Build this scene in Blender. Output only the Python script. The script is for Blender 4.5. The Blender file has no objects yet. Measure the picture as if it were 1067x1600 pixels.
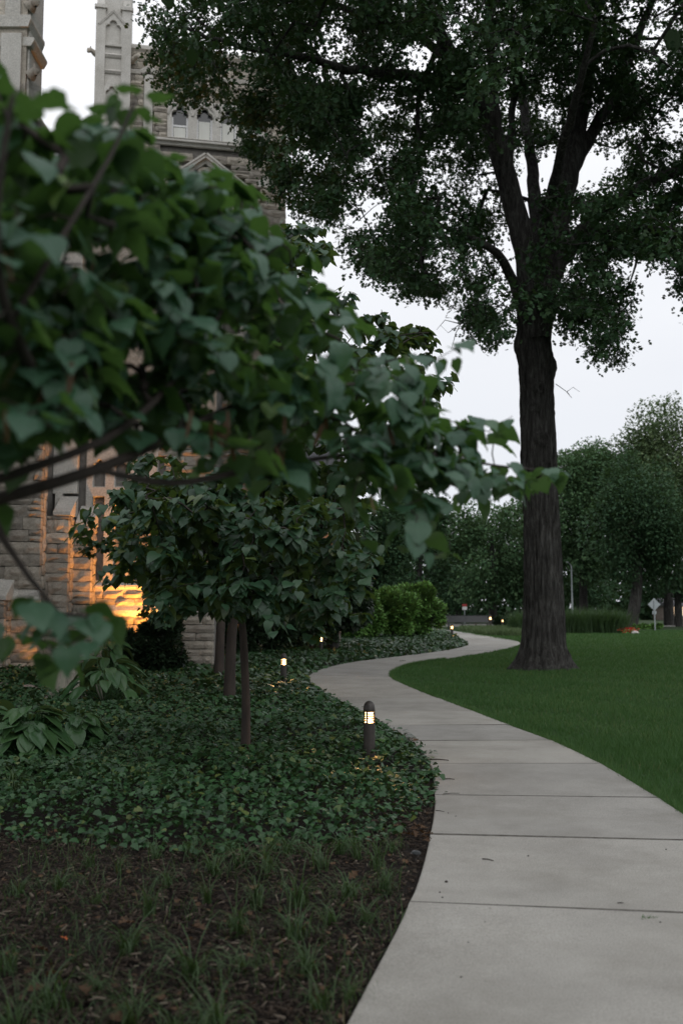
import bpy, bmesh, math, random
import numpy as np
from mathutils import Vector, Matrix, noise as mnoise

rng = np.random.default_rng(11)
random.seed(11)
SC = bpy.context.scene
COL = SC.collection

# ------------------------------------------------------------------ camera, sky, sun, exposure
F = 1556.0                      # focal length in photo pixels (35 mm lens on a portrait 24x36 frame)
CX, CY, HOR, EYE = 533.5, 800.0, 948.0, 1.65
PITCH = math.atan((HOR - CY) / F)
cam_data = bpy.data.cameras.new('camera')
cam = bpy.data.objects.new('camera', cam_data)
COL.objects.link(cam)
cam.location = (0, 0, EYE)
cam.rotation_euler = (math.pi / 2 + PITCH, 0, 0)
cam_data.sensor_fit = 'VERTICAL'
cam_data.sensor_height = 36.0
cam_data.sensor_width = 24.0
cam_data.lens = 35.0
cam_data.clip_start = 0.05
cam_data.clip_end = 1500
cam_data.dof.use_dof = True
cam_data.dof.focus_distance = 11.0
cam_data.dof.aperture_fstop = 2.0
SC.camera = cam

world = bpy.data.worlds.new('World')
SC.world = world
world.use_nodes = True
wn, wl = world.node_tree.nodes, world.node_tree.links
wn.clear()
w_out = wn.new('ShaderNodeOutputWorld')
sky = wn.new('ShaderNodeTexSky')
sky.sky_type = 'NISHITA'
sky.sun_disc = False
SUN_EL, SUN_AZ = math.radians(38), math.radians(-25)
sky.sun_elevation = SUN_EL
sky.sun_rotation = SUN_AZ
bg1 = wn.new('ShaderNodeBackground'); bg1.inputs['Strength'].default_value = 0.05
wl.new(sky.outputs['Color'], bg1.inputs['Color'])
tc = wn.new('ShaderNodeTexCoord')
sep = wn.new('ShaderNodeSeparateXYZ'); wl.new(tc.outputs['Generated'], sep.inputs[0])
cn = wn.new('ShaderNodeTexNoise'); cn.inputs['Scale'].default_value = 2.2; cn.inputs['Detail'].default_value = 5
mp = wn.new('ShaderNodeMapping'); mp.inputs['Scale'].default_value = (1, 1, 3.5)
wl.new(tc.outputs['Generated'], mp.inputs[0]); wl.new(mp.outputs[0], cn.inputs['Vector'])
ma = wn.new('ShaderNodeMath'); ma.operation = 'MULTIPLY_ADD'
wl.new(cn.outputs['Fac'], ma.inputs[0]); ma.inputs[1].default_value = 0.30
wl.new(sep.outputs['Z'], ma.inputs[2])
cr = wn.new('ShaderNodeValToRGB')
wl.new(ma.outputs[0], cr.inputs[0])
e = cr.color_ramp.elements
e[0].position = 0.12; e[0].color = (0.78, 0.815, 0.885, 1)
e[1].position = 1.0; e[1].color = (1.10, 1.13, 1.20, 1)
x = e.new(0.40); x.color = (0.87, 0.89, 0.935, 1)
x = e.new(0.64); x.color = (1.02, 1.03, 1.06, 1)
bg2 = wn.new('ShaderNodeBackground'); bg2.inputs['Strength'].default_value = 1.07
wl.new(cr.outputs[0], bg2.inputs['Color'])
mx = wn.new('ShaderNodeMixShader'); mx.inputs[0].default_value = 0.92
wl.new(bg1.outputs[0], mx.inputs[1]); wl.new(bg2.outputs[0], mx.inputs[2])
wl.new(mx.outputs[0], w_out.inputs['Surface'])

sun_d = bpy.data.lights.new('sun', 'SUN')
sun_d.energy = 0.5
sun_d.angle = math.radians(60)
sun_d.color = (1.0, 0.98, 0.95)
sun = bpy.data.objects.new('sun', sun_d)
COL.objects.link(sun)
sun.rotation_euler = (math.pi / 2 - SUN_EL, 0, math.pi - SUN_AZ + math.pi)
sun.location = (0, 0, 60)

SC.view_settings.view_transform = 'Standard'
SC.view_settings.look = 'None'
SC.view_settings.exposure = 0.0
SC.view_settings.gamma = 1.0
SC.view_settings.use_curve_mapping = False
SC.cycles.max_bounces = 6
SC.cycles.diffuse_bounces = 3
SC.cycles.glossy_bounces = 2
SC.cycles.transmission_bounces = 4
SC.cycles.transparent_max_bounces = 6
SC.cycles.caustics_reflective = False
SC.cycles.caustics_refractive = False
SC.cycles.sample_clamp_indirect = 6
SC.cycles.use_denoising = True

# ------------------------------------------------------------------ helpers
def ray(px, py):
    x, y = (px - CX) / F, -(py - CY) / F
    return np.array([x, math.cos(PITCH) - y * math.sin(PITCH), math.sin(PITCH) + y * math.cos(PITCH)])

def P(px, py, d):               # the point of the sight line at distance d along Y
    r = ray(px, py)
    return np.array([0, 0, EYE]) + r * (d / r[1])

def G(px, py, z=0.0):           # the point of the sight line on the ground
    r = ray(px, py)
    return np.array([0, 0, EYE]) + r * ((z - EYE) / r[2])

def proj(p):                    # world points -> photo pixels
    p = np.asarray(p, float) - np.array([0, 0, EYE])
    f = p[..., 1] * math.cos(PITCH) + p[..., 2] * math.sin(PITCH)
    u = -p[..., 1] * math.sin(PITCH) + p[..., 2] * math.cos(PITCH)
    return CX + F * p[..., 0] / f, CY - F * u / f

def inside(poly, x, y):
    poly = np.asarray(poly, float); x = np.asarray(x, float); y = np.asarray(y, float)
    r = np.zeros(x.shape, bool); n = len(poly); j = n - 1
    for i in range(n):
        xi, yi = poly[i]; xj, yj = poly[j]
        c = ((yi > y) != (yj > y)) & (x < (xj - xi) * (y - yi) / ((yj - yi) or 1e-9) + xi)
        r ^= c; j = i
    return r

def link(o, parent=None):
    COL.objects.link(o)
    if parent is not None:
        o.parent = parent
    return o

def tag(o, label=None, cat=None, group=None, kind=None):
    if label: o['label'] = label
    if cat: o['category'] = cat
    if group: o['group'] = group
    if kind: o['kind'] = kind
    return o

def thing(name, loc, label, cat, group=None, rz=0.0):
    o = bpy.data.objects.new(name, None)
    o.empty_display_size = 0.2
    o.location = Vector(loc); o.rotation_euler = (0, 0, rz)
    COL.objects.link(o)
    return tag(o, label, cat, group)

def mesh_np(name, V, Fc, mat, smooth=False, tint=None, uv=None):
    V = np.ascontiguousarray(V, np.float32); Fc = np.ascontiguousarray(Fc, np.int32)
    me = bpy.data.meshes.new(name)
    k = Fc.shape[1]; n = len(Fc)
    me.vertices.add(len(V)); me.vertices.foreach_set('co', V.ravel())
    me.loops.add(n * k); me.loops.foreach_set('vertex_index', Fc.ravel())
    me.polygons.add(n)
    me.polygons.foreach_set('loop_start', np.arange(0, n * k, k, dtype=np.int32))
    me.polygons.foreach_set('loop_total', np.full(n, k, np.int32))
    if smooth: me.polygons.foreach_set('use_smooth', np.ones(n, bool))
    if tint is not None:
        a = me.attributes.new('tint', 'FLOAT', 'POINT'); a.data.foreach_set('value', np.ascontiguousarray(tint, np.float32))
    if uv is not None:
        l = me.uv_layers.new(name='UVMap')
        l.data.foreach_set('uv', np.ascontiguousarray(uv, np.float32)[Fc.ravel()].ravel())
    me.update(); me.validate()
    if mat: me.materials.append(mat)
    return me

def obj_np(name, V, Fc, mat, parent=None, **k):
    if parent is not None:                       # vertices are given in world space
        V = np.asarray(V, float) - np.array(parent.location)
    return link(bpy.data.objects.new(name, mesh_np(name, V, Fc, mat, **k)), parent)

def obj_me(name, me, parent=None, loc=None, rot=None, scale=None):
    o = bpy.data.objects.new(name, me)
    if loc is not None: o.location = Vector(loc)
    if rot is not None: o.rotation_euler = rot
    if scale is not None: o.scale = scale
    return link(o, parent)

class Geo:                                        # collects polygons in a bmesh-free way
    def __init__(s): s.v = []; s.f = []
    def add(s, V, Fs):
        b = len(s.v); s.v += [tuple(map(float, p)) for p in V]; s.f += [tuple(i + b for i in f) for f in Fs]; return s
    def box(s, a, b, M=None):
        x0, y0, z0 = a; x1, y1, z1 = b
        V = [(x0, y0, z0), (x1, y0, z0), (x1, y1, z0), (x0, y1, z0), (x0, y0, z1), (x1, y0, z1), (x1, y1, z1), (x0, y1, z1)]
        if M: V = [M @ Vector(p) for p in V]
        return s.add(V, [(3, 2, 1, 0), (4, 5, 6, 7), (0, 1, 5, 4), (1, 2, 6, 5), (2, 3, 7, 6), (3, 0, 4, 7)])
    def prism(s, prof, a, b, axis='x'):            # closed (p,q) profile swept along an axis
        n = len(prof)
        mk = {'x': lambda t, p, q: (t, p, q), 'y': lambda t, p, q: (p, t, q), 'z': lambda t, p, q: (p, q, t)}[axis]
        V = [mk(a, *p) for p in prof] + [mk(b, *p) for p in prof]
        fs = [(i, (i + 1) % n, n + (i + 1) % n, n + i) for i in range(n)]
        return s.add(V, fs + [tuple(range(n))[::-1], tuple(range(n, 2 * n))])
    def lathe(s, prof, seg=24, c=(0, 0, 0)):
        V = []; n = len(prof)
        for r, z in prof:
            for k in range(seg):
                t = 2 * math.pi * k / seg
                V.append((c[0] + r * math.cos(t), c[1] + r * math.sin(t), c[2] + z))
        fs = [(i * seg + k, i * seg + (k + 1) % seg, (i + 1) * seg + (k + 1) % seg, (i + 1) * seg + k) for i in range(n - 1) for k in range(seg)]
        fs += [tuple(range(seg))[::-1], tuple((n - 1) * seg + k for k in range(seg))]
        return s.add(V, fs)
    def tube(s, pts, rad, seg=8):
        V, fs = tube(pts, rad, seg)
        return s.add(V, [tuple(f) for f in fs])
    def mesh(s, name, mat, bevel=0.0, smooth=False):
        me = bpy.data.meshes.new(name); me.from_pydata(s.v, [], s.f)
        bm = bmesh.new(); bm.from_mesh(me)
        bmesh.ops.recalc_face_normals(bm, faces=bm.faces)
        if bevel: bmesh.ops.bevel(bm, geom=bm.edges[:], offset=bevel, segments=2, profile=0.6, affect='EDGES', clamp_overlap=True)
        if smooth:
            for f in bm.faces: f.smooth = True
        bm.to_mesh(me); bm.free()
        if mat: me.materials.append(mat)
        return me
    def obj(s, name, mat, parent=None, loc=None, rot=None, bevel=0.0, smooth=False):
        return obj_me(name, s.mesh(name, mat, bevel, smooth), parent, loc, rot)

def tube(pts, rad, seg=8):
    pts = np.asarray(pts, float); n = len(pts)
    rad = np.broadcast_to(np.asarray(rad, float), (n,))
    T = np.gradient(pts, axis=0); T /= np.linalg.norm(T, axis=1, keepdims=True) + 1e-9
    ref = np.array([1.0, 0, 0]) if abs(T[0, 0]) < 0.8 else np.array([0, 1.0, 0])
    S = np.zeros_like(T)
    for i in range(n):
        s = ref - T[i] * (ref @ T[i]); s /= np.linalg.norm(s) + 1e-9; S[i] = s; ref = s
    B = np.cross(T, S)
    a = np.arange(seg) * 2 * math.pi / seg
    V = pts[:, None] + rad[:, None, None] * (np.cos(a)[None, :, None] * S[:, None] + np.sin(a)[None, :, None] * B[:, None])
    i, k = np.meshgrid(np.arange(n - 1), np.arange(seg), indexing='ij'); k2 = (k + 1) % seg
    Fc = np.stack([i * seg + k, i * seg + k2, (i + 1) * seg + k2, (i + 1) * seg + k], -1).reshape(-1, 4)
    return V.reshape(-1, 3), Fc

def resample(pts, rad, step):
    pts = np.asarray(pts, float)
    d = np.r_[0, np.cumsum(np.linalg.norm(np.diff(pts, axis=0), axis=1))]
    m = max(3, int(d[-1] / step) + 1); t = np.linspace(0, d[-1], m)
    lin = np.stack([np.interp(t, d, pts[:, k]) for k in range(3)], 1)
    for _ in range(2):                             # round the corners off
        q = lin.copy(); q[1:-1] = (lin[:-2] + 2 * lin[1:-1] + lin[2:]) / 4; lin = q
    return lin, np.interp(t, np.linspace(0, d[-1], len(rad)), rad)

def scatter(tv, tf, pos, T, N, scale, tuv=None, tint=None, jit=0.0):
    """many copies of a small template (tip along +y, face along +z) joined in one set of arrays"""
    n, k = len(pos), len(tv)
    T = T / (np.linalg.norm(T, axis=1, keepdims=True) + 1e-9)
    S = np.cross(T, N); S /= np.linalg.norm(S, axis=1, keepdims=True) + 1e-9
    N = np.cross(S, T)
    sc = np.broadcast_to(np.asarray(scale, float).reshape(n, -1), (n, 3))
    L = tv[None] * sc[:, None, :]
    V = pos[:, None] + L[..., 0:1] * S[:, None] + L[..., 1:2] * T[:, None] + L[..., 2:3] * N[:, None]
    if jit: V = V + rng.normal(0, 1, V.shape) * (jit * sc[:, None, :])
    Fc = (tf[None] + (np.arange(n) * k)[:, None, None]).reshape(-1, tf.shape[1])
    t = rng.random(n) if tint is None else tint
    return V.reshape(-1, 3), Fc, np.repeat(t, k), (np.tile(tuv, (n, 1)) if tuv is not None else None)

def frame(t, n):
    t = np.asarray(t, float) / np.linalg.norm(t); s = np.cross(t, n); s /= np.linalg.norm(s); n = np.cross(s, t)
    return Matrix(((s[0], t[0], n[0]), (s[1], t[1], n[1]), (s[2], t[2], n[2])))

def leaf_grid(prof, cols=2, fold=0.12, droop=0.25, wave=0.0):
    """leaf blade: prof = [(along, half width)], a grid folded at the midrib and drooping to its tip"""
    V, uv = [], []; w = 2 * cols + 1
    for j, (s, h) in enumerate(prof):
        for c in range(-cols, cols + 1):
            q = c / cols
            sb = s if not (isinstance(s, tuple)) else s[0] + (s[1] - s[0]) * abs(q)
            z = fold * (abs(q) * h * 2) ** 1.0 - 0.10 * (q * q) * h - droop * max(sb, 0) ** 2 + wave * math.sin(j * 1.9 + c) * abs(q)
            V.append((q * h, sb, z)); uv.append((0.5 + q * h, sb))
    Fs = []
    for j in range(len(prof) - 1):
        for c in range(w - 1):
            a = j * w + c; b = a + 1; d = a + w; e2 = d + 1
            Fs += [(a, b, e2), (a, e2, d)]
    return np.array(V), np.array(Fs), np.array(uv)

def fan(out, cz=0.05):
    """flat fan of triangles from a centre to an outline"""
    V = np.array([(0, 0.42, cz)] + [(x_, y_, 0 - 0.12 * x_ * x_) for x_, y_ in out], float); n = len(out)
    return V, np.array([(0, i + 1, (i + 1) % n + 1) for i in range(n)])

HEART = [((0.0, -0.10), 0.20), ((0.02, 0.0), 0.38), ((0.14, 0.12), 0.48), ((0.30, 0.28), 0.52), ((0.48, 0.45), 0.46), ((0.66, 0.63), 0.33), ((0.83, 0.82), 0.15), ((1.0, 1.0), 0.006)]
HEART_LO = [((0.0, -0.10), 0.22), ((0.06, 0.02), 0.44), ((0.30, 0.28), 0.52), ((0.62, 0.58), 0.35), ((1.0, 1.0), 0.01)]
OAK_LEAF = (np.array([(0, 0, 0), (.40, .34, -.05), (.16, .50, .02), (.36, .74, -.05), (.0, 1.0, -.12), (-.38, .66, -.05), (-.14, .46, .02), (-.36, .26, -.05)]), np.array([(0, 1, 6), (7, 0, 6), (6, 2, 4), (2, 3, 4), (4, 5, 6)]))
IVY_LO = (np.array([(0, -.02, .03), (.48, .12, -.04), (.30, .58, .0), (0, 1.0, -.10), (-.30, .58, .0), (-.48, .12, -.04)]), np.array([(0, 1, 2), (0, 2, 4), (0, 4, 5), (2, 3, 4)]))
SPRIG = (np.array([(0, 0, 0), (.34, .45, .03), (-.30, .55, .0), (.06, 1.0, -.12)]), np.array([(0, 1, 2), (2, 1, 3)]))
IVY_LEAF = fan([(0, 0.02), (.28, -.10), (.50, .20), (.30, .40), (.34, .66), (0, 1.0), (-.34, .66), (-.30, .40), (-.50, .20), (-.28, -.10)], 0.08)
QUAD_LEAF = (np.array([(-.32, 0.1, 0), (.05, -.05, .05), (.36, .3, 0), (.22, .8, -.05), (-.02, 1.0, -.12), (-.30, .6, .04)]), np.array([(0, 1, 2), (0, 2, 3), (0, 3, 4), (0, 4, 5)]))
OVAL_LEAF = (np.array([(0, 0, 0), (.25, .35, 0), (.18, .72, -.03), (0, 1, -.1), (-.18, .72, -.03), (-.25, .35, 0)]), np.array([(0, 1, 5), (5, 1, 2), (5, 2, 4), (4, 2, 3)]))

# ------------------------------------------------------------------ materials
def mat(name):
    m = bpy.data.materials.new(name); m.use_nodes = True
    nt = m.node_tree; n = nt.nodes; p = n['Principled BSDF']
    return m, nt, n, nt.links, p

def ramp(n, stops):
    r = n.new('ShaderNodeValToRGB'); el = r.color_ramp.elements
    for i, (pos, c) in enumerate(stops):
        t = el[i] if i < 2 else el.new(pos)
        t.position = pos; t.color = (*c, 1)
    return r

def noise_tex(n, l, scale, detail=4, rough=0.6, stretch=None, coord='Object', dist=0.0):
    tcn = n.new('ShaderNodeTexCoord'); t = n.new('ShaderNodeTexNoise')
    t.inputs['Scale'].default_value = scale; t.inputs['Detail'].default_value = detail
    t.inputs['Roughness'].default_value = rough; t.inputs['Distortion'].default_value = dist
    if stretch:
        m_ = n.new('ShaderNodeMapping'); m_.inputs['Scale'].default_value = stretch
        l.new(tcn.outputs[coord], m_.inputs[0]); l.new(m_.outputs[0], t.inputs['Vector'])
    else: l.new(tcn.outputs[coord], t.inputs['Vector'])
    return t

def world_pos(n):
    return n.new('ShaderNodeNewGeometry').outputs['Position']

def mixc(n, l, fac, a, b, mode='MIX'):
    m_ = n.new('ShaderNodeMix'); m_.data_type = 'RGBA'; m_.blend_type = mode
    for s, v in ((m_.inputs[0], fac), (m_.inputs[6], a), (m_.inputs[7], b)):
        if hasattr(v, 'links') or hasattr(v, 'is_linked'): l.new(v, s)
        elif isinstance(v, (int, float)): s.default_value = v
        else: s.default_value = (*v, 1)
    return m_.outputs[2]

def bump(n, l, p, h, strength=0.3, dist=0.02):
    b = n.new('ShaderNodeBump'); b.inputs['Strength'].default_value = strength; b.inputs['Distance'].default_value = dist
    l.new(h, b.inputs['Height']); l.new(b.outputs[0], p.inputs['Normal']); return b

def simple(name, stops, scale=6, rough=0.8, bmp=0.3, dist=0.02, detail=5, stretch=None, coord='Object', rnd=0.0, spec=0.5, fine=None, metal=0.0):
    m, nt, n, l, p = mat(name)
    t = noise_tex(n, l, scale, detail, 0.62, stretch, coord)
    r = ramp(n, stops); l.new(t.outputs['Fac'], r.inputs[0]); c = r.outputs[0]
    h = t.outputs['Fac']
    if fine:
        t2 = noise_tex(n, l, fine, 3, 0.7, None, coord)
        r2 = ramp(n, [(0.3, (0.72,) * 3), (0.7, (1.22,) * 3)]); l.new(t2.outputs['Fac'], r2.inputs[0])
        c = mixc(n, l, 1.0, c, r2.outputs[0], 'MULTIPLY'); h = t2.outputs['Fac']
    if rnd:
        oi = n.new('ShaderNodeObjectInfo'); r3 = ramp(n, [(0, (1 - rnd,) * 3), (1, (1 + rnd, 1 + rnd * .93, 1 + rnd * .8))])
        l.new(oi.outputs['Random'], r3.inputs[0]); c = mixc(n, l, 1.0, c, r3.outputs[0], 'MULTIPLY')
    l.new(c, p.inputs['Base Color'])
    p.inputs['Roughness'].default_value = rough; p.inputs['Specular IOR Level'].default_value = spec; p.inputs['Metallic'].default_value = metal
    if bmp: bump(n, l, p, h, bmp, dist)
    return m

def leaf_mat(name, top, under, trans, rough=0.45, spec=0.5, tfac=0.3, veins=False):
    """blade with its own colour on each face, light passing through, a little different from leaf to leaf"""
    m, nt, n, l, p = mat(name)
    at = n.new('ShaderNodeAttribute'); at.attribute_name = 'tint'
    oi = n.new('ShaderNodeObjectInfo')
    ad = n.new('ShaderNodeMath'); ad.operation = 'ADD'; l.new(at.outputs['Fac'], ad.inputs[0]); l.new(oi.outputs['Random'], ad.inputs[1])
    fr = n.new('ShaderNodeMath'); fr.operation = 'FRACT'; l.new(ad.outputs[0], fr.inputs[0])
    r1 = ramp(n, [(0.0, top[0]), (1.0, top[1])]); l.new(fr.outputs[0], r1.inputs[0])
    ct = r1.outputs[0]
    if len(top) > 2:
        e_ = r1.color_ramp.elements; e_[1].position = 0.93; q = e_.new(0.975); q.color = (*top[2], 1)
    geo = n.new('ShaderNodeNewGeometry')
    cu = mixc(n, l, fr.outputs[0], under[0], under[1])
    if veins:
        uvn = n.new('ShaderNodeUVMap'); sp = n.new('ShaderNodeSeparateXYZ'); l.new(uvn.outputs[0], sp.inputs[0])
        a1 = n.new('ShaderNodeMath'); a1.operation = 'SUBTRACT'; l.new(sp.outputs['X'], a1.inputs[0]); a1.inputs[1].default_value = 0.5
        a2 = n.new('ShaderNodeMath'); a2.operation = 'ABSOLUTE'; l.new(a1.outputs[0], a2.inputs[0])
        a3 = n.new('ShaderNodeMath'); a3.operation = 'MULTIPLY_ADD'; l.new(a2.outputs[0], a3.inputs[0]); a3.inputs[1].default_value = -0.8; l.new(sp.outputs['Y'], a3.inputs[2])
        a4 = n.new('ShaderNodeMath'); a4.operation = 'MULTIPLY'; l.new(a3.outputs[0], a4.inputs[0]); a4.inputs[1].default_value = 38.0
        a5 = n.new('ShaderNodeMath'); a5.operation = 'SINE'; l.new(a4.outputs[0], a5.inputs[0])
        rv = ramp(n, [(0.80, (0, 0, 0)), (0.99, (1, 1, 1))]); l.new(a5.outputs[0], rv.inputs[0])
        lt = n.new('ShaderNodeMath'); lt.operation = 'LESS_THAN'; l.new(a2.outputs[0], lt.inputs[0]); lt.inputs[1].default_value = 0.010
        mxm = n.new('ShaderNodeMath'); mxm.operation = 'MAXIMUM'; l.new(rv.outputs[0], mxm.inputs[0]); l.new(lt.outputs[0], mxm.inputs[1])
        vf = n.new('ShaderNodeMath'); vf.operation = 'MULTIPLY'; l.new(mxm.outputs[0], vf.inputs[0]); vf.inputs[1].default_value = 0.35
        ct = mixc(n, l, vf.outputs[0], ct, tuple(min(1, c * 2.0 + .01) for c in top[1]))
        bump(n, l, p, mxm.outputs[0], 0.35, 0.003).invert = True
    c = mixc(n, l, geo.outputs['Backfacing'], ct, cu)
    l.new(c, p.inputs['Base Color']); p.inputs['Roughness'].default_value = rough; p.inputs['Specular IOR Level'].default_value = spec
    if tfac:
        tb = n.new('ShaderNodeBsdfTranslucent'); tb.inputs['Color'].default_value = (*trans, 1)
        ms = n.new('ShaderNodeMixShader'); ms.inputs[0].default_value = tfac
        l.new(p.outputs[0], ms.inputs[1]); l.new(tb.outputs[0], ms.inputs[2]); l.new(ms.outputs[0], n['Material Output'].inputs['Surface'])
    return m

M = {}
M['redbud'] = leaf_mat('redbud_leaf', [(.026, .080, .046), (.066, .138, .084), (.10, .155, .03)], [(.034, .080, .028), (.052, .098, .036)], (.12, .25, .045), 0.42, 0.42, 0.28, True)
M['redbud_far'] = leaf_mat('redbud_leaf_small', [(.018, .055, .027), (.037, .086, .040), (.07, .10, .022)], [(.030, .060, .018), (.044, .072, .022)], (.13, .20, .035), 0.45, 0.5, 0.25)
M['oak'] = leaf_mat('oak_leaf', [(.022, .060, .026), (.046, .098, .038)], [(.026, .060, .025), (.040, .076, .031)], (.07, .13, .025), 0.5, 0.22, 0.15)
M['far1'] = leaf_mat('far_leaf', [(.055, .125, .058), (.11, .19, .085)], [(.045, .08, .045), (.06, .09, .05)], (.10, .17, .05), 0.65, 0.15, 0.24)
M['far2'] = leaf_mat('far_leaf_dark', [(.028, .070, .034), (.054, .105, .048)], [(.03, .055, .032), (.04, .065, .035)], (.07, .13, .035), 0.65, 0.15, 0.22)
M['far3'] = leaf_mat('far_leaf_olive', [(.085, .145, .066), (.155, .205, .10)], [(.055, .085, .05), (.07, .10, .055)], (.12, .17, .05), 0.65, 0.15, 0.24)
M['shrub'] = leaf_mat('shrub_leaf', [(.12, .29, .06), (.21, .42, .10)], [(.06, .11, .04), (.07, .12, .045)], (.14, .22, .04), 0.5, 0.4, 0.25)
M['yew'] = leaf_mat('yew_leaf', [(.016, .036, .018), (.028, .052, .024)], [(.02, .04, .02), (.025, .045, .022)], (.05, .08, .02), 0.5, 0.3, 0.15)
M['ivy'] = leaf_mat('ivy_leaf', [(.012, .042, .014), (.038, .096, .033), (.085, .11, .026)], [(.03, .055, .025), (.04, .06, .03)], (.08, .16, .03), 0.40, 0.32, 0.12)
M['hosta'] = leaf_mat('hosta_leaf', [(.032, .088, .030), (.056, .122, .040)], [(.06, .10, .05), (.07, .11, .055)], (.13, .20, .05), 0.42, 0.5, 0.22)
M['blade'] = leaf_mat('grass_blade', [(.042, .108, .032), (.092, .170, .060), (.16, .17, .07)], [(.04, .10, .03), (.055, .125, .035)], (.09, .19, .03), 0.55, 0.2, 0.25)
M['tuft'] = leaf_mat('tuft_blade', [(.018, .044, .011), (.038, .074, .018), (.09, .07, .022)], [(.04, .08, .03), (.05, .09, .03)], (.09, .15, .03), 0.5, 0.35, 0.25)
M['reed'] = leaf_mat('tall_grass_blade', [(.038, .082, .030), (.064, .115, .044)], [(.04, .08, .03), (.055, .10, .04)], (.09, .16, .04), 0.55, 0.3, 0.25)
M['cover'] = leaf_mat('pale_grass_blade', [(.085, .13, .055), (.13, .18, .085)], [(.08, .12, .05), (.10, .15, .07)], (.12, .18, .06), 0.6, 0.3, 0.2)
M['dead'] = leaf_mat('dead_leaf', [(.050, .026, .012), (.10, .056, .028)], [(.10, .06, .03), (.15, .09, .05)], (.15, .07, .02), 0.7, 0.3, 0.1)
M['red'] = leaf_mat('red_petal', [(.42, .02, .015), (.58, .05, .03)], [(.4, .02, .02), (.5, .04, .03)], (.5, .03, .02), 0.5, 0.3, 0.2)
M['pod'] = leaf_mat('pod', [(.050, .026, .012), (.085, .048, .020)], [(.08, .04, .018), (.11, .06, .025)], (.12, .06, .02), 0.6, 0.3, 0.15)
M['chip'] = leaf_mat('bark_chip', [(.015, .010, .007), (.052, .038, .027), (.16, .13, .10)], [(.03, .02, .014), (.06, .04, .03)], (0, 0, 0), 0.85, 0.25, 0.0)
M['soil'] = simple('soil', [(0.3, (.008, .006, .005)), (0.7, (.028, .021, .016))], 14, 0.95, 0.8, 0.03, 6, spec=.2, fine=90)
M['turf'] = simple('turf_ground', [(0.3, (.020, .040, .013)), (0.7, (.036, .066, .022))], 1.3, 0.95, 0.6, 0.03, 6, spec=.2, fine=60)
M['far_ground'] = simple('far_ground', [(0.3, (.03, .05, .02)), (0.7, (.045, .07, .03))], 0.2, 0.95, 0.3, 0.05, 4, spec=.2)
M['twig'] = simple('twig_bark', [(0.3, (.018, .014, .011)), (0.7, (.042, .032, .026))], 20, 0.85, 0.4, 0.004)
M['young_bark'] = simple('young_bark', [(0.3, (.020, .015, .012)), (0.7, (.060, .044, .034))], 10, 0.85, 0.7, 0.01, 6, (1, 1, .25))
M['stump'] = simple('weathered_wood', [(0.3, (.10, .09, .07)), (0.55, (.30, .28, .23)), (0.8, (.20, .23, .15))], 9, 0.9, 0.8, 0.02, 6, (1.5, 1.5, .2))
M['bronze'] = simple('bronze_paint', [(0.3, (.026, .021, .018)), (0.7, (.045, .036, .030))], 30, 0.5, 0.08, 0.001, spec=.5)
M['steel'] = simple('galvanised_steel', [(0.3, (.30, .33, .34)), (0.7, (.42, .45, .46))], 12, 0.45, 0.05, 0.002, metal=.6)
M['white'] = simple('white_paint', [(0.3, (.62, .62, .60)), (0.7, (.74, .74, .72))], 8, 0.5, 0.05, 0.002)
M['bench'] = simple('bench_paint', [(0.3, (.012, .014, .015)), (0.7, (.026, .029, .030))], 12, 0.35, 0.1, 0.003)
M['asphalt'] = simple('asphalt', [(0.3, (.040, .040, .042)), (0.7, (.065, .064, .064))], 3, 0.9, 0.3, 0.01, fine=80)
M['kerb'] = simple('kerb_concrete', [(0.3, (.30, .29, .27)), (0.7, (.40, .39, .37))], 4, 0.9, 0.2, 0.01)
M['rock'] = simple('field_rock', [(0.3, (.13, .10, .085)), (0.7, (.27, .22, .19))], 6, 0.9, 0.8, 0.03, 6)
M['moss_rock'] = simple('mossy_rock', [(0.3, (.05, .065, .045)), (0.7, (.10, .12, .09))], 14, 0.9, 0.6, 0.01, 6)
M['mortar'] = simple('mortar', [(0.3, (.13, .12, .11)), (0.7, (.21, .195, .175))], 9, 0.95, 0.5, 0.01, 5)
M['lime'] = simple('dressed_limestone', [(0.25, (.40, .38, .34)), (0.6, (.53, .51, .47)), (0.85, (.58, .56, .52))], 1.6, 0.85, 0.25, 0.01, 7, fine=25, rnd=.06)
M['stone'] = simple('rock_faced_limestone', [(0.2, (.20, .175, .15)), (0.5, (.37, .335, .285)), (0.8, (.50, .465, .41))], 3.2, 0.9, 0.7, 0.03, 7, fine=22, rnd=.28)
M['frame'] = simple('window_frame_paint', [(0.3, (.76, .76, .76)), (0.7, (.82, .82, .82))], 8, 0.5, 0.05, 0.002)
M['curtain'] = simple('window_blind', [(0.3, (.66, .66, .61)), (0.7, (.76, .76, .71))], 3, 0.9, 0.1, 0.01, stretch=(6, 1, .3))
M['slate'] = simple('roof_slate', [(0.3, (.05, .05, .055)), (0.7, (.10, .10, .105))], 5, 0.7, 0.4, 0.02)
M['lead'] = simple('dark_opening', [(0.3, (.010, .011, .012)), (0.7, (.018, .019, .02))], 3, 0.6, 0.0)

def glass():
    m, nt, n, l, p = mat('window_glass')
    p.inputs['Base Color'].default_value = (.02, .024, .028, 1); p.inputs['Roughness'].default_value = 0.06
    p.inputs['Specular IOR Level'].default_value = 0.7
    t = noise_tex(n, l, 1.2, 2); bump(n, l, p, t.outputs['Fac'], 0.05, 0.02)
    return m
M['glass'] = glass()

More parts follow.
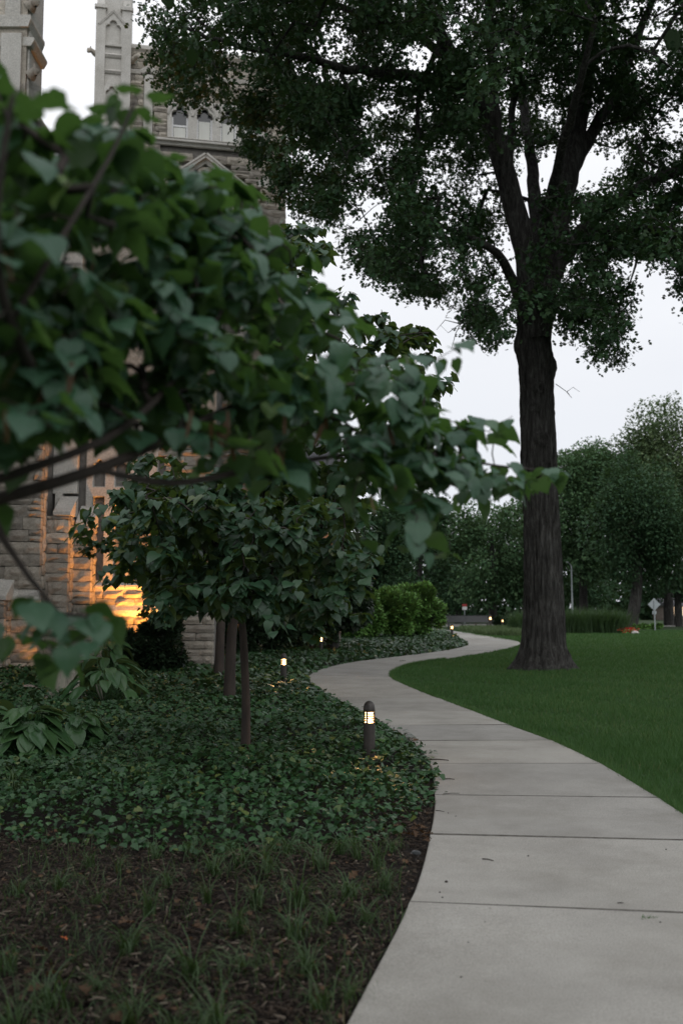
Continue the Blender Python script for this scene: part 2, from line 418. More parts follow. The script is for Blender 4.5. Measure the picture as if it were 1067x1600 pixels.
def emit(name, col, s):
    m, nt, n, l, p = mat(name)
    p.inputs['Base Color'].default_value = (.8, .75, .65, 1)
    p.inputs['Emission Color'].default_value = (*col, 1); p.inputs['Emission Strength'].default_value = s
    return m
def lens():
    m = bpy.data.materials.new('lamp_lens'); m.use_nodes = True; n = m.node_tree.nodes; l = m.node_tree.links; n.remove(n['Principled BSDF'])
    t = n.new('ShaderNodeBsdfTransparent'); t.inputs[0].default_value = (1, .93, .82, 1)
    e_ = n.new('ShaderNodeEmission'); e_.inputs[0].default_value = (1, .60, .26, 1); e_.inputs[1].default_value = 15.0
    mx_ = n.new('ShaderNodeMixShader'); mx_.inputs[0].default_value = .55
    l.new(t.outputs[0], mx_.inputs[1]); l.new(e_.outputs[0], mx_.inputs[2]); l.new(mx_.outputs[0], n['Material Output'].inputs['Surface'])
    return m
M['lamp'] = lens()
M['flood_lamp'] = emit('flood_glow', (1.0, 0.62, 0.25), 10.0)
M['lit_window'] = emit('lit_window', (1.0, 0.62, 0.34), 0.9)

def concrete():
    m, nt, n, l, p = mat('path_concrete')
    g = world_pos(n)
    def nz(s, d, r=.6):
        t = n.new('ShaderNodeTexNoise'); t.inputs['Scale'].default_value = s; t.inputs['Detail'].default_value = d; t.inputs['Roughness'].default_value = r
        l.new(g, t.inputs['Vector']); return t.outputs['Fac']
    r = ramp(n, [(0.25, (.236, .226, .207)), (0.5, (.300, .289, .266)), (0.78, (.350, .338, .312))]); l.new(nz(1.1, 6, .65), r.inputs[0])
    r2 = ramp(n, [(0.25, (.52, .51, .49)), (0.5, (1, 1, 1)), (0.78, (1.38, 1.37, 1.35))]); l.new(nz(110, 3, .85), r2.inputs[0])
    c = mixc(n, l, 1.0, r.outputs[0], r2.outputs[0], 'MULTIPLY')
    r3 = ramp(n, [(0.44, (1.05, 1.05, 1.05)), (0.70, (.78, .77, .745))]); l.new(nz(0.7, 9, .74), r3.inputs[0])
    c = mixc(n, l, 1.0, c, r3.outputs[0], 'MULTIPLY')
    v = n.new('ShaderNodeTexVoronoi'); v.inputs['Scale'].default_value = 26; l.new(g, v.inputs['Vector'])
    r4 = ramp(n, [(0.045, (.45, .42, .40)), (0.075, (1, 1, 1))]); l.new(v.outputs['Distance'], r4.inputs[0])
    c = mixc(n, l, 0.7, c, r4.outputs[0], 'MULTIPLY')
    oi = n.new('ShaderNodeObjectInfo'); r5 = ramp(n, [(0, (.90, .90, .90)), (1, (1.08, 1.07, 1.04))]); l.new(oi.outputs['Random'], r5.inputs[0])
    c = mixc(n, l, 1.0, c, r5.outputs[0], 'MULTIPLY')
    l.new(c, p.inputs['Base Color']); p.inputs['Roughness'].default_value = 0.88; p.inputs['Specular IOR Level'].default_value = 0.3
    bump(n, l, p, nz(120, 4, .75), 0.35, 0.006)
    return m
M['concrete'] = concrete()
M['joint'] = simple('dirty_slab_edge', [(0.3, (.06, .055, .047)), (0.7, (.15, .14, .125))], 12, 0.95, 0.4, 0.01, spec=.2)

def bark():
    m, nt, n, l, p = mat('oak_bark')
    t = noise_tex(n, l, 13, 8, .75, (1, 1, .15), 'Object', 0.5)
    r = ramp(n, [(0.33, (.008, .007, .006)), (0.5, (.046, .044, .041)), (0.68, (.115, .113, .108))]); l.new(t.outputs['Fac'], r.inputs[0])
    t2 = noise_tex(n, l, 1.4, 4, .6); r2 = ramp(n, [(0.35, (.72, .72, .70)), (0.7, (1.15, 1.15, 1.12))]); l.new(t2.outputs['Fac'], r2.inputs[0])
    l.new(mixc(n, l, 1.0, r.outputs[0], r2.outputs[0], 'MULTIPLY'), p.inputs['Base Color'])
    p.inputs['Roughness'].default_value = 0.9; p.inputs['Specular IOR Level'].default_value = 0.25
    bump(n, l, p, t.outputs['Fac'], 1.0, 0.06)
    return m
M['bark'] = bark()

rng = np.random.default_rng(21)
# ------------------------------------------------------------------ the ground
def sheet(name, pts, z, m, kind='structure', parent=None):
    V = [(p[0], p[1], z) for p in pts]
    me = bpy.data.meshes.new(name); me.from_pydata(V, [], [tuple(range(len(V)))])
    bm = bmesh.new(); bm.from_mesh(me); bmesh.ops.recalc_face_normals(bm, faces=bm.faces)
    if bm.faces[0].normal.z < 0: bmesh.ops.reverse_faces(bm, faces=bm.faces)
    bmesh.ops.triangulate(bm, faces=bm.faces); bm.to_mesh(me); bm.free()
    me.materials.append(m)
    return tag(obj_me(name, me, parent), kind=kind)

sheet('ground', [(-500, -80), (500, -80), (500, 700), (-500, 700)], -0.045, M['far_ground'])

# path edges: pairs of points (bed side, lawn side) at every joint, read off the photograph and laid on the ground
JOINTS = [((380, 2100), (2600, 2300)), ((490, 1720), (1790, 1760)), ((640, 1420), (1345, 1448)), ((672, 1311), (1135, 1322)), ((679, 1248), (1028, 1252)),
          ((671, 1198), (938, 1198)), ((641, 1162), (861, 1161)), ((598, 1137), (795, 1136)), ((556, 1113), (738, 1114)),
          ((517, 1093), (686, 1094)), ((487, 1071), (637, 1074)), ((484, 1057), (611, 1060)), ((515, 1044), (617, 1049)),
          ((567, 1034), (648, 1038)), ((640, 1025.5), (702, 1029.5)), ((699, 1017), (772, 1018.5)), ((726, 1010.5), (808, 1009.5)),
          ((728, 1004), (809, 1003.5)), ((717, 998.5), (782, 998)), ((706, 992), (742, 991.5)), ((694, 986.5), (702, 985.5)), ((655, 983), (668, 982))]
Lp = np.array([G(*a)[:2] for a, b in JOINTS]); Rp = np.array([G(*b)[:2] for a, b in JOINTS])

def smooth_line(pts, sub=8):                        # Catmull-Rom
    pts = np.asarray(pts); q = np.vstack([2 * pts[0] - pts[1], pts, 2 * pts[-1] - pts[-2]]); out = []
    for i in range(1, len(q) - 2):
        for t in np.arange(sub) / sub:
            p0, p1, p2, p3 = q[i - 1:i + 3]
            out.append(.5 * ((2 * p1) + (-p0 + p2) * t + (2 * p0 - 5 * p1 + 4 * p2 - p3) * t * t + (-p0 + 3 * p1 - 3 * p2 + p3) * t ** 3))
    out.append(pts[-1]); return np.array(out)
SUB = 8
Ls, Rs = smooth_line(Lp, SUB), smooth_line(Rp, SUB)
path_poly = np.vstack([Ls, Rs[::-1]])

base = sheet('path', path_poly, -0.02, M['soil'])
ZP = 0.035                                          # top of the slabs
for i in range(len(JOINTS) - 1):
    a, b = Ls[i * SUB:(i + 1) * SUB + 1].copy(), Rs[i * SUB:(i + 1) * SUB + 1].copy()
    gap = 0.006
    for s in (a, b):
        d0 = s[1] - s[0]; s[0] += d0 / np.linalg.norm(d0) * gap
        d1 = s[-2] - s[-1]; s[-1] += d1 / np.linalg.norm(d1) * gap
    n = len(a)
    # rounded arrises: an inset top ring a little higher than the outer ring
    ring = np.vstack([a, b[::-1]]); cen = ring.mean(0)
    k = len(ring); prev, nxt = np.roll(ring, 1, 0), np.roll(ring, -1, 0)
    t = nxt - prev; t /= np.linalg.norm(t, axis=1, keepdims=True); nr = np.stack([-t[:, 1], t[:, 0]], 1)
    nr *= np.sign(((cen - ring) * nr).sum(1))[:, None]
    V = []; tilt = rng.normal(0, .0018, 2)
    for off, z in ((0, -0.08), (0, ZP - 0.014), (0.005, ZP - 0.004), (0.012, ZP)):
        for q in ring + nr * off:
            dq = q - cen
            V.append((q[0], q[1], z + (float(dq @ tilt) if z > 0 else 0)))
    fs = [(j * k + m_, j * k + (m_ + 1) % k, (j + 1) * k + (m_ + 1) % k, (j + 1) * k + m_) for j in range(3) for m_ in range(k)]
    o3 = 3 * k
    for m_ in range(n - 1): fs.append((o3 + m_, o3 + m_ + 1, o3 + k - 2 - m_, o3 + k - 1 - m_))
    me = bpy.data.meshes.new('concrete_slab'); me.from_pydata(V, [], fs)
    bm = bmesh.new(); bm.from_mesh(me); bmesh.ops.recalc_face_normals(bm, faces=bm.faces)
    ends = {n - 1, k - 1}
    bm.faces.ensure_lookup_table()
    for fi in range(3 * k):
        if fi % k in ends: bm.faces[fi].material_index = 1
    bm.to_mesh(me); bm.free(); me.materials.append(M['concrete']); me.materials.append(M['joint'])
    obj_me('concrete_slab', me, base)

# lawn: everything on the right of the path and beyond it
lawn_pts = [tuple(p) for p in Rs[:17 * SUB]] + [tuple(G(760, 996.5)[:2]), tuple(G(724, 990.2)[:2]), tuple(G(704, 985.2)[:2]), (2, 75.5), (2, 76), (75, 76), (75, -2), (6, -2)]
sheet('lawn', lawn_pts, 0.0, M['turf'])
road = sheet('road', [(-60, 84), (120, 84), (120, 91), (-60, 91)], -0.02, M['asphalt'])
for y0 in (83.85, 91.0):
    g = Geo(); g.box((-60, y0, -0.06), (120, y0 + .15, 0.09)); tag(g.obj('kerb', M['kerb']), kind='structure')
sheet('verge', [(-60, 76), (120, 76), (120, 83.8), (-60, 83.8)], -0.012, M['turf'])

def dist_to_line(pts, line):
    out = np.full(len(pts), 1e9)
    for s in range(0, len(line) - 1):
        a, b = line[s], line[s + 1]; ab = b - a
        t = np.clip(((pts - a) @ ab) / (ab @ ab + 1e-12), 0, 1)
        out = np.minimum(out, np.linalg.norm(pts - (a + t[:, None] * ab), axis=1))
    return out

def in_view(p, pad=40):
    x_, y_ = proj(p); return (x_ > -pad) & (x_ < 1067 + pad) & (y_ > -pad) & (y_ < 1600 + pad)

# grass blades of the lawn, thinner with distance because each one covers less there
def lawn_blades(n):
    d = 7.0 * (70 / 7.0) ** rng.random(n) ** 0.85
    xx = (rng.random(n) * 0.56 - 0.19) * d
    p = np.stack([xx, d], 1)
    ok = inside(lawn_pts, p[:, 0], p[:, 1]) & (xx < 0.365 * d)
    p = p[ok]; d = d[ok]; m_ = len(p)
    w = np.maximum(0.0045, d * 0.00062) * (0.7 + 0.6 * rng.random(m_))
    h = (0.045 + 0.04 * rng.random(m_)) * (1 + .25 * np.sin(p[:, 0] * 1.7 + np.cos(p[:, 1] * 1.1) * 2))
    a = rng.random(m_) * 2 * math.pi; b = rng.random(m_) * 2 * math.pi; lean = h * (0.2 + 0.7 * rng.random(m_))
    c, s = np.cos(a) * w / 2, np.sin(a) * w / 2
    z = np.zeros(m_)
    V = np.stack([np.stack([p[:, 0] - c, p[:, 1] - s, z - .004], 1), np.stack([p[:, 0] + c, p[:, 1] + s, z - .004], 1),
                  np.stack([p[:, 0] + np.cos(b) * lean, p[:, 1] + np.sin(b) * lean, h], 1)], 1).reshape(-1, 3)
    patch = 0.5 + 0.28 * np.sin(p[:, 0] * .9 + 1.3 * np.sin(p[:, 1] * .5)) + 0.22 * np.sin(p[:, 1] * 1.6 + p[:, 0] * 2.3)
    t = np.clip(0.50 * rng.random(m_) + 0.62 * (patch - .12), 0, .955); t[rng.random(m_) < .012] = .98
    return V, np.arange(3 * m_).reshape(-1, 3), np.repeat(t, 3)
V, Fc, t = lawn_blades(460000)
tag(obj_np('lawn_grass', V, Fc, M['blade'], tint=t), kind='stuff')

# overhanging blades along the lawn's cut edge
ln = Rs[2 * SUB:14 * SUB]; seg = np.linalg.norm(np.diff(ln, axis=0), axis=1); cs = np.r_[0, np.cumsum(seg)]
n = 9000; s = rng.random(n) ** 1.2 * cs[-1]
p = np.stack([np.interp(s, cs, ln[:, k]) for k in (0, 1)], 1) + rng.normal(0, .02, (n, 2)) + np.array([.02, .01])
dd = p[:, 1]; w = np.maximum(.005, dd * .0006); h = .05 + .06 * rng.random(n); a = rng.random(n) * 6.28
b = rng.random(n) * 6.28; lean = .03 + .05 * rng.random(n)
V = np.stack([np.stack([p[:, 0] - np.cos(a) * w / 2, p[:, 1] - np.sin(a) * w / 2, 0 * w], 1), np.stack([p[:, 0] + np.cos(a) * w / 2, p[:, 1] + np.sin(a) * w / 2, 0 * w], 1),
              np.stack([p[:, 0] + np.cos(b) * lean, p[:, 1] + np.sin(b) * lean, h], 1)], 1).reshape(-1, 3)
tag(obj_np('edge_grass', V, np.arange(3 * n).reshape(-1, 3), M['blade'], tint=np.repeat(rng.random(n) * .5, 3)), kind='stuff')

# planting bed on the left of the path
bed_pts = [tuple(p) for p in Ls] + [(-40, 75), (-40, -2)]
def bed_z(x_, y_):
    return 0.03 + 0.05 * np.sin(x_ * 1.3 + .4) * np.cos(y_ * .8) * np.clip((np.abs(x_ - 0.3)) / 2, 0, 1)
gx, gy = np.meshgrid(np.linspace(-40, 13, 160), np.r_[np.linspace(-2, 14, 90), np.linspace(14.5, 75, 70)])
ok = inside(bed_pts, gx.ravel(), gy.ravel())
dl = dist_to_line(np.stack([gx.ravel(), gy.ravel()], 1), Ls)
gz = np.where(ok, 0.0 + np.minimum(dl, .5) * .09, -0.2)
sheet('mulch_bed', bed_pts, 0.004, M['soil'])

IVY_FRONT = [(-60, 1318), (60, 1318), (150, 1326), (260, 1338), (330, 1345), (430, 1336), (520, 1330), (575, 1322), (625, 1300), (655, 1272), (684, 1243)]
ivy_front = np.array([G(*q)[:2] for q in IVY_FRONT])
ivy_poly = np.vstack([[(-14, ivy_front[0, 1])], ivy_front, Ls[4 * SUB + 1:], [(-14, 72)]])

def ivy_leaves():
    P_, S_ = [], []
    for d0, d1, dens, size in ((5.5, 8.5, 1000, .042), (8.5, 12, 740, .049), (12, 18, 370, .064), (18, 30, 130, .10), (30, 62, 95, .125)):
        A = (d1 - d0) * (0.40 * (d1 + d0) / 2) * 1.25
        n = int(A * dens); d = d0 + (d1 - d0) * rng.random(n); xx = (-0.40 + rng.random(n) * 0.56) * d
        p = np.stack([xx, d], 1); k = inside(ivy_poly, p[:, 0] , p[:, 1])
        # a ragged front edge and sprays over the path
        jitter = rng.normal(0, .065, p.shape); p = p + jitter * (d < 20)[:, None]
        P_.append(p[k]); S_.append(size * (0.45 + 1.05 * rng.random(k.sum()) ** 1.3))
    p, sz = np.vstack(P_), np.concatenate(S_)
    e_ = np.minimum(dist_to_line(p, Ls), dist_to_line(p, ivy_front))
    bumpy = .5 + .5 * np.sin(p[:, 0] * 2.1 + 1.2 * np.sin(p[:, 1] * 1.4)) * np.sin(p[:, 1] * 1.9 + p[:, 0])
    top = 0.035 + np.clip(e_, 0, .5) * .26 + .13 * bumpy * np.clip(e_ * 3, 0, 1)
    z = 0.02 + top * (1 - rng.random(len(p)) ** 1.8 * .75)
    a = rng.random(len(p)) * 2 * math.pi; dip = np.radians(rng.normal(20, 24, len(p)))
    T = np.stack([np.cos(a) * np.cos(dip), np.sin(a) * np.cos(dip), -np.sin(dip)], 1)
    tl_ = np.where(p[:, 1] > 20, .75, .34); N = np.stack([rng.normal(0, 1, len(p)) * tl_, rng.normal(-.25, 1, len(p)) * tl_, np.ones(len(p))], 1)
    return np.c_[p, z], T, N, sz * 1.15
pos, T, N, sz = ivy_leaves()
nr_ = pos[:, 1] < 6.8
Va, Fa, ta, _ = scatter(*IVY_LEAF, pos[nr_], T[nr_], N[nr_], sz[nr_])
Vb, Fb, tb_, _ = scatter(*IVY_LO, pos[~nr_], T[~nr_], N[~nr_], sz[~nr_])
V, Fc, t = np.vstack([Va, Vb]), np.vstack([Fa, Fb + len(Va)]), np.r_[ta, tb_]
tag(obj_np('ivy_ground_cover', V, Fc, M['ivy'], tint=t), kind='stuff')

# shredded bark mulch in front of the ivy and along the path
n = 21000
d = 3.3 + 6.2 * rng.random(n) ** 1.25; xx = (-0.42 + .58 * rng.random(n)) * d
p = np.stack([xx, d], 1)
dl_ = dist_to_line(p, Ls)
k = inside(bed_pts, xx, d) & ~(inside(ivy_poly, xx, d) & (dist_to_line(p, ivy_front) > .25)) & (dl_ > .02)
p = p[k]; dl_ = dl_[k]; n = len(p)
box_v = np.array([(-.5, -.5, -.5), (.5, -.5, -.5), (.42, .5, -.5), (-.38, .5, -.5), (-.5, -.5, .5), (.5, -.5, .5), (.42, .5, .4), (-.38, .5, .5)])
box_f = np.array([(4, 5, 6), (4, 6, 7), (0, 1, 5), (0, 5, 4), (1, 2, 6), (1, 6, 5), (2, 3, 7), (2, 7, 6), (3, 0, 4), (3, 4, 7)])
a = rng.random(n) * 6.28; pit = rng.normal(0, .28, n)
T = np.stack([np.cos(a) * np.cos(pit), np.sin(a) * np.cos(pit), np.sin(pit)], 1); N = np.stack([rng.normal(0, .3, n), rng.normal(0, .3, n), np.ones(n)], 1)
ln_ = .018 + .05 * rng.random(n) ** 2; sc = np.stack([.004 + .010 * rng.random(n), ln_, .003 + .005 * rng.random(n)], 1)
z = .012 + rng.random(n) ** 2 * .03 + .02 * np.sin(p[:, 0] * 3) * np.sin(p[:, 1] * 2.6) * np.clip(dl_ * 2, 0, 1) + np.clip(dl_, 0, .4) * .03
V, Fc, t, _ = scatter(box_v, box_f, np.c_[p, z], T, N, sc)
tag(obj_np('bark_mulch', V, Fc, M['chip'], tint=np.repeat(rng.random(n) ** 1.6, 8)), kind='stuff')
# fallen leaf crumbs worked into the mulch
n2 = 380; i = rng.integers(0, n, n2); a = rng.random(n2) * 6.28
T = np.stack([np.cos(a), np.sin(a), rng.normal(0, .2, n2)], 1); N = np.stack([rng.normal(0, .4, n2), rng.normal(0, .4, n2), np.ones(n2)], 1)
V, Fc, t, _ = scatter(*OAK_LEAF, np.c_[p[i], z[i] + .012], T, N, .02 + .03 * rng.random(n2))
tag(obj_np('leaf_litter', V, Fc, M['dead'], tint=t), kind='stuff')

rng = np.random.default_rng(31)
# ------------------------------------------------------------------ the stone buildings
def rough_block(seed):
    """a rock-faced ashlar block, 1 x 1 x 1, its face at y=-0.5, bulging and chipped"""
    r = np.random.default_rng(seed); g = Geo()
    xs = (-.5, -.2, .2, .5); zs = (-.5, 0, .5)
    V = []
    for zi, z in enumerate(zs):
        for xi, x_ in enumerate(xs):
            edge = (xi in (0, 3)) + (zi in (0, 2))
            V.append((x_ + r.normal(0, .018), -.5 - (0.0 if edge else .16 + r.normal(0, .12)) - abs(r.normal(0, .05)) + edge * .04, z + r.normal(0, .035)))
    nx, nz = 4, 3
    fs = [(zi * nx + xi, zi * nx + xi + 1, (zi + 1) * nx + xi + 1, (zi + 1) * nx + xi) for zi in range(2) for xi in range(3)]
    b = len(V)
    V += [(-.5, .5, -.5), (.5, .5, -.5), (.5, .5, .5), (-.5, .5, .5)]
    # right and left ends bulge as well
    V += [(.5 + .035 + abs(r.normal(0, .02)), -.05, r.normal(0, .1)), (-.5 - .035, -.05, r.normal(0, .1))]
    R = [3, 7, 11]; L = [0, 4, 8]
    loopR = [3, b + 1, b + 2, 11, 7]; loopL = [0, 4, 8, b + 3, b]
    for c, lp in ((b + 4, loopR), (b + 5, loopL)):
        fs += [(lp[i_], lp[(i_ + 1) % 5], c) for i_ in range(5)]
    fs += [(8, 9, 10, 11, b + 2, b + 3), (0, b, b + 1, 3, 2, 1)]
    g.add(V, fs)
    return g.mesh('stone', M['stone'])
BLOCKS = [rough_block(s) for s in range(7)]

class Masonry:
    """lays courses of single stones on a wall face in the local frame of its building"""
    def __init__(s, parent, limit): s.parent, s.left, s.rest = parent, limit, Geo()
    def stone(s, u, y, z, w, dp, h, rz=0.0):
        me = BLOCKS[rng.integers(len(BLOCKS))]
        if s.left > 0:
            s.left -= 1
            obj_me('stone', me, s.parent, (u, y, z), (0, 0, rz), (w, dp, h))
        else:
            Mx = Matrix.Translation((u, y, z)) @ Matrix.Rotation(rz, 4, 'Z') @ Matrix.Diagonal((w, dp, h, 1))
            s.rest.add([Mx @ v.co for v in me.vertices], [tuple(p.vertices) for p in me.polygons])
    def face(s, u0, u1, z0, z1, y, skip=None, hmin=.16, hmax=.32, wmin=.28, wmax=.72, right=None):
        z = z0
        while z < z1 - .05:
            h = min(hmin + (hmax - hmin) * rng.random(), z1 - z)
            if z1 - z - h < .1: h = z1 - z
            u = u0 - rng.random() * .3
            while u < u1 - .02:
                w = wmin + (wmax - wmin) * rng.random()
                if u1 - (u + w) < .2: w = u1 - u
                a, b = max(u, u0), min(u + w, u1)
                u += w
                if b - a < .06: continue
                if skip and skip(a, b, z, z + h): continue
                two = h > .27 and rng.random() < .12
                for q in ((0, 1), ) if not two else ((0, .5), (.5, 1)):
                    s.stone((a + b) / 2, y, z + h * (q[0] + q[1]) / 2, b - a - .016, .16 + .05 * rng.random(), h * (q[1] - q[0]) - .016)
            z += h
    def done(s):
        if s.rest.f: tag(s.rest.obj('stonework', M['stone'], s.parent), kind='stuff')

def plate(name, outlines, depth, m, parent, loc, bevel=0.0, rot=(math.pi / 2, 0, 0)):
    """flat piece of dressed stone with openings cut through it, given real thickness"""
    cu = bpy.data.curves.new(name, 'CURVE'); cu.dimensions = '2D'; cu.fill_mode = 'BOTH'
    cu.extrude = depth / 2; cu.bevel_depth = bevel; cu.bevel_resolution = 1
    for pts in outlines:
        sp = cu.splines.new('POLY'); sp.points.add(len(pts) - 1); sp.use_cyclic_u = True
        for i_, (a, b) in enumerate(pts): sp.points[i_].co = (a, b, 0, 1)
    tmp = bpy.data.objects.new('tmp', cu); me = bpy.data.meshes.new_from_object(tmp)
    bpy.data.objects.remove(tmp); bpy.data.curves.remove(cu)
    me.name = name; me.materials.clear(); me.materials.append(m)
    return obj_me(name, me, parent, loc, rot)

def arc(cx, cz, r, a0, a1, n=8):
    return [(cx + r * math.cos(math.radians(a0 + (a1 - a0) * i_ / n)), cz + r * math.sin(math.radians(a0 + (a1 - a0) * i_ / n))) for i_ in range(n + 1)]

def trefoil(u0, u1, z0, zs):
    """lancet with a cusped (three-lobed) head: outline anticlockwise"""
    c, w = (u0 + u1) / 2, (u1 - u0); r = w * .27
    o = [(u0, z0), (u1, z0), (u1, zs)]
    o += arc(u1 - r * .92, zs + r * .55, r, -20, 110, 6)
    o += arc(c, zs + r * 1.75, r * .95, -20, 200, 9)
    o += arc(u0 + r * .92, zs + r * .55, r, 70, 200, 6)
    return o + [(u0, zs)]

def pointed(u0, u1, z0, zs, k=1.0, n=10):
    w = (u1 - u0) * k; c = (u0 + u1) / 2
    a = math.degrees(math.acos((w - (u1 - u0) / 2) / w))
    return [(u0, z0), (u1, z0)] + arc(u1 - w, zs, w, 0, a, n) + arc(u0 + w, zs, w, 180 - a, 180, n)[1:]

def moulding(g, path, prof):
    """(out, up) profile swept along straight pieces between wall points (u, z) with y = 0 the wall"""
    for (ua, za), (ub, zb) in zip(path[:-1], path[1:]):
        L = math.hypot(ub - ua, zb - za); a = math.atan2(zb - za, ub - ua)
        Mx = Matrix.Translation((ua, 0, za)) @ Matrix.Rotation(-a, 4, 'Y')
        n = len(prof); V = [Mx @ Vector((0, -p, q)) for p, q in prof] + [Mx @ Vector((L, -p, q)) for p, q in prof]
        g.add(V, [(i_, (i_ + 1) % n, n + (i_ + 1) % n, n + i_) for i_ in range(n)] + [tuple(range(n)), tuple(range(n, 2 * n))])

DRIP = [(0, -.14), (.07, -.12), (.10, -.02), (.20, 0), (.20, .05), (.04, .16), (0, .16)]

# --- the far pavilion, seen between the redbud and the oak
A0 = P(147, 300, 36.0); ROT = math.radians(11.3)
pav = thing('stone_pavilion', (A0[0], A0[1], 0), 'tall grey limestone hall with traceried windows rising behind the leaning oak crown', 'building', rz=ROT)
cR, sR = math.cos(ROT), math.sin(ROT)
def U(px, py):                                       # photo point -> (along the face, height)
    r = ray(px, py); nrm = np.array([sR, -cR, 0]); o = np.array([0, 0, EYE]); a = np.array([A0[0], A0[1], 0])
    t = ((a - o) @ nrm) / (r @ nrm); q = o + r * t
    return float((q - a) @ np.array([cR, sR, 0])), float(q[2])
uR = U(520, 500)[0]; uT = U(446, 400)[0]
z_par = U(232, 74)[1]; z_win0, z_win1 = U(300, 219)[1], U(300, 178)[1]
z_low = U(520, 735)[1]
g = Geo(); g.box((0.05, .10, 0), (uT, 7.5, z_par - .12)); g.obj('wall', M['mortar'], pav)
g = Geo(); g.box((uT + .03, .55, 0), (uR + .4, 7.2, z_low)); g.obj('wing_wall', M['mortar'], pav)
g = Geo(); g.prism([(.3, z_low + .02), (7.4, z_low + .02), (3.9, z_low + 2.2)], uT + .05, uR + .6, 'x'); g.obj('roof', M['slate'], pav)

uA, uB = U(205, 100)[0], U(262, 190)[0]              # corner turret's right edge; start of window surround
pil0, pil1 = U(225, 160)[0], U(239, 160)[0]
win = [(U(268, 200)[0], U(294.5, 200)[0]), (U(307, 200)[0], U(332.5, 200)[0]), (U(344, 200)[0], U(370, 200)[0]), (U(382, 200)[0], U(408, 200)[0])]
zs = U(300, 186)[1]
w1 = U(262, 200)[0]; w2 = U(414, 200)[0]; ztop = U(300, 160)[1]
gx0, gx1 = U(238, 300)[0], U(402, 300)[0]; gxc = (gx0 + gx1) / 2; g_ap = U(320, 246)[1]; g_ft = U(402, 312)[1]
bw0, bw1 = U(278, 400)[0], U(380, 400)[0]; bz0, bzs = U(330, 520)[1], U(330, 372)[1]

def gable_z(u): return g_ap - abs(u - gxc) / (gx1 - gxc) * (g_ap - g_ft)
z_sill = z_win0
hole_out = pointed(bw0 - .1, bw1 + .1, bz0 - .2, bzs)
def skip(a, b, z0, z1):
    m_, c = (a + b) / 2, (z0 + z1) / 2
    if b > w1 - .03 and a < w2 + .03 and z1 > z_sill - .32 and z0 < ztop + .05: return True
    if b > pil0 - .02 and a < pil1 + .02 and z0 > U(230, 222)[1]: return True
    if inside(hole_out, np.array([m_]), np.array([c]))[0] or inside(hole_out, np.array([a + .05]), np.array([c]))[0] or inside(hole_out, np.array([b - .05]), np.array([c]))[0]: return True
    if gx0 < m_ < gx1 and abs(gable_z(m_) - c) < .28: return True
    if z1 > zs_str and z0 < zs_str + .25: return True
    return False
zs_str = U(240, 119)[1]
mas = Masonry(pav, 300)
mas.face(uA, uT, U(300, 330)[1], z_sill - .3, 0.04, skip)
for ua_, ub_ in ((uA, pil0 - .01), (pil1 + .01, w1 - .01), (w2 + .01, uT)):
    mas.face(ua_, ub_, z_sill - .02, zs_str - .02, 0.04, None, .16, .30, .25, .55)
mas.face(w1, w2, ztop + .02, zs_str - .02, 0.04, None)
mas.face(uA, uT, zs_str + .22, z_par - .2, 0.04, None)
mas.face(0.0, uT, 0, U(300, 330)[1], 0.04, skip, .25, .4, .5, 1.0)
mas.face(uT + .05, uR + .4, 0, z_low - .2, 0.5, None, .22, .36, .4, .9)
mas.done()
# right-hand end of the low wing: rough stones on the return
# parapet coping, string course
g = Geo(); moulding(g, [(uA - .05, z_par - .14), (uT + .1, z_par - .14)], [(-.5, -.10), (.06, -.10), (.16, -.02), (.16, .10), (.05, .20), (-.5, .24)]); g.obj('coping', M['lime'], pav)
g = Geo(); moulding(g, [(uA, zs_str + .08), (pil0 - .12, zs_str + .08), ((pil0 + pil1) / 2, zs_str + .30), (pil1 + .12, zs_str + .08), (uT, zs_str + .08)], [(-.05, -.10), (.09, -.08), (.14, .04), (.03, .12), (-.05, .12)]); g.obj('string_course', M['lime'], pav)
g = Geo(); g.box((pil0, -.10, U(230, 222)[1]), (pil1, .15, zs_str + .0)); g.obj('pilaster', M['lime'], pav, bevel=.02)
g = Geo(); moulding(g, [(U(222, 220)[0], z_sill - .16), (uT, z_sill - .16)], DRIP); g.obj('sill_course', M['lime'], pav)

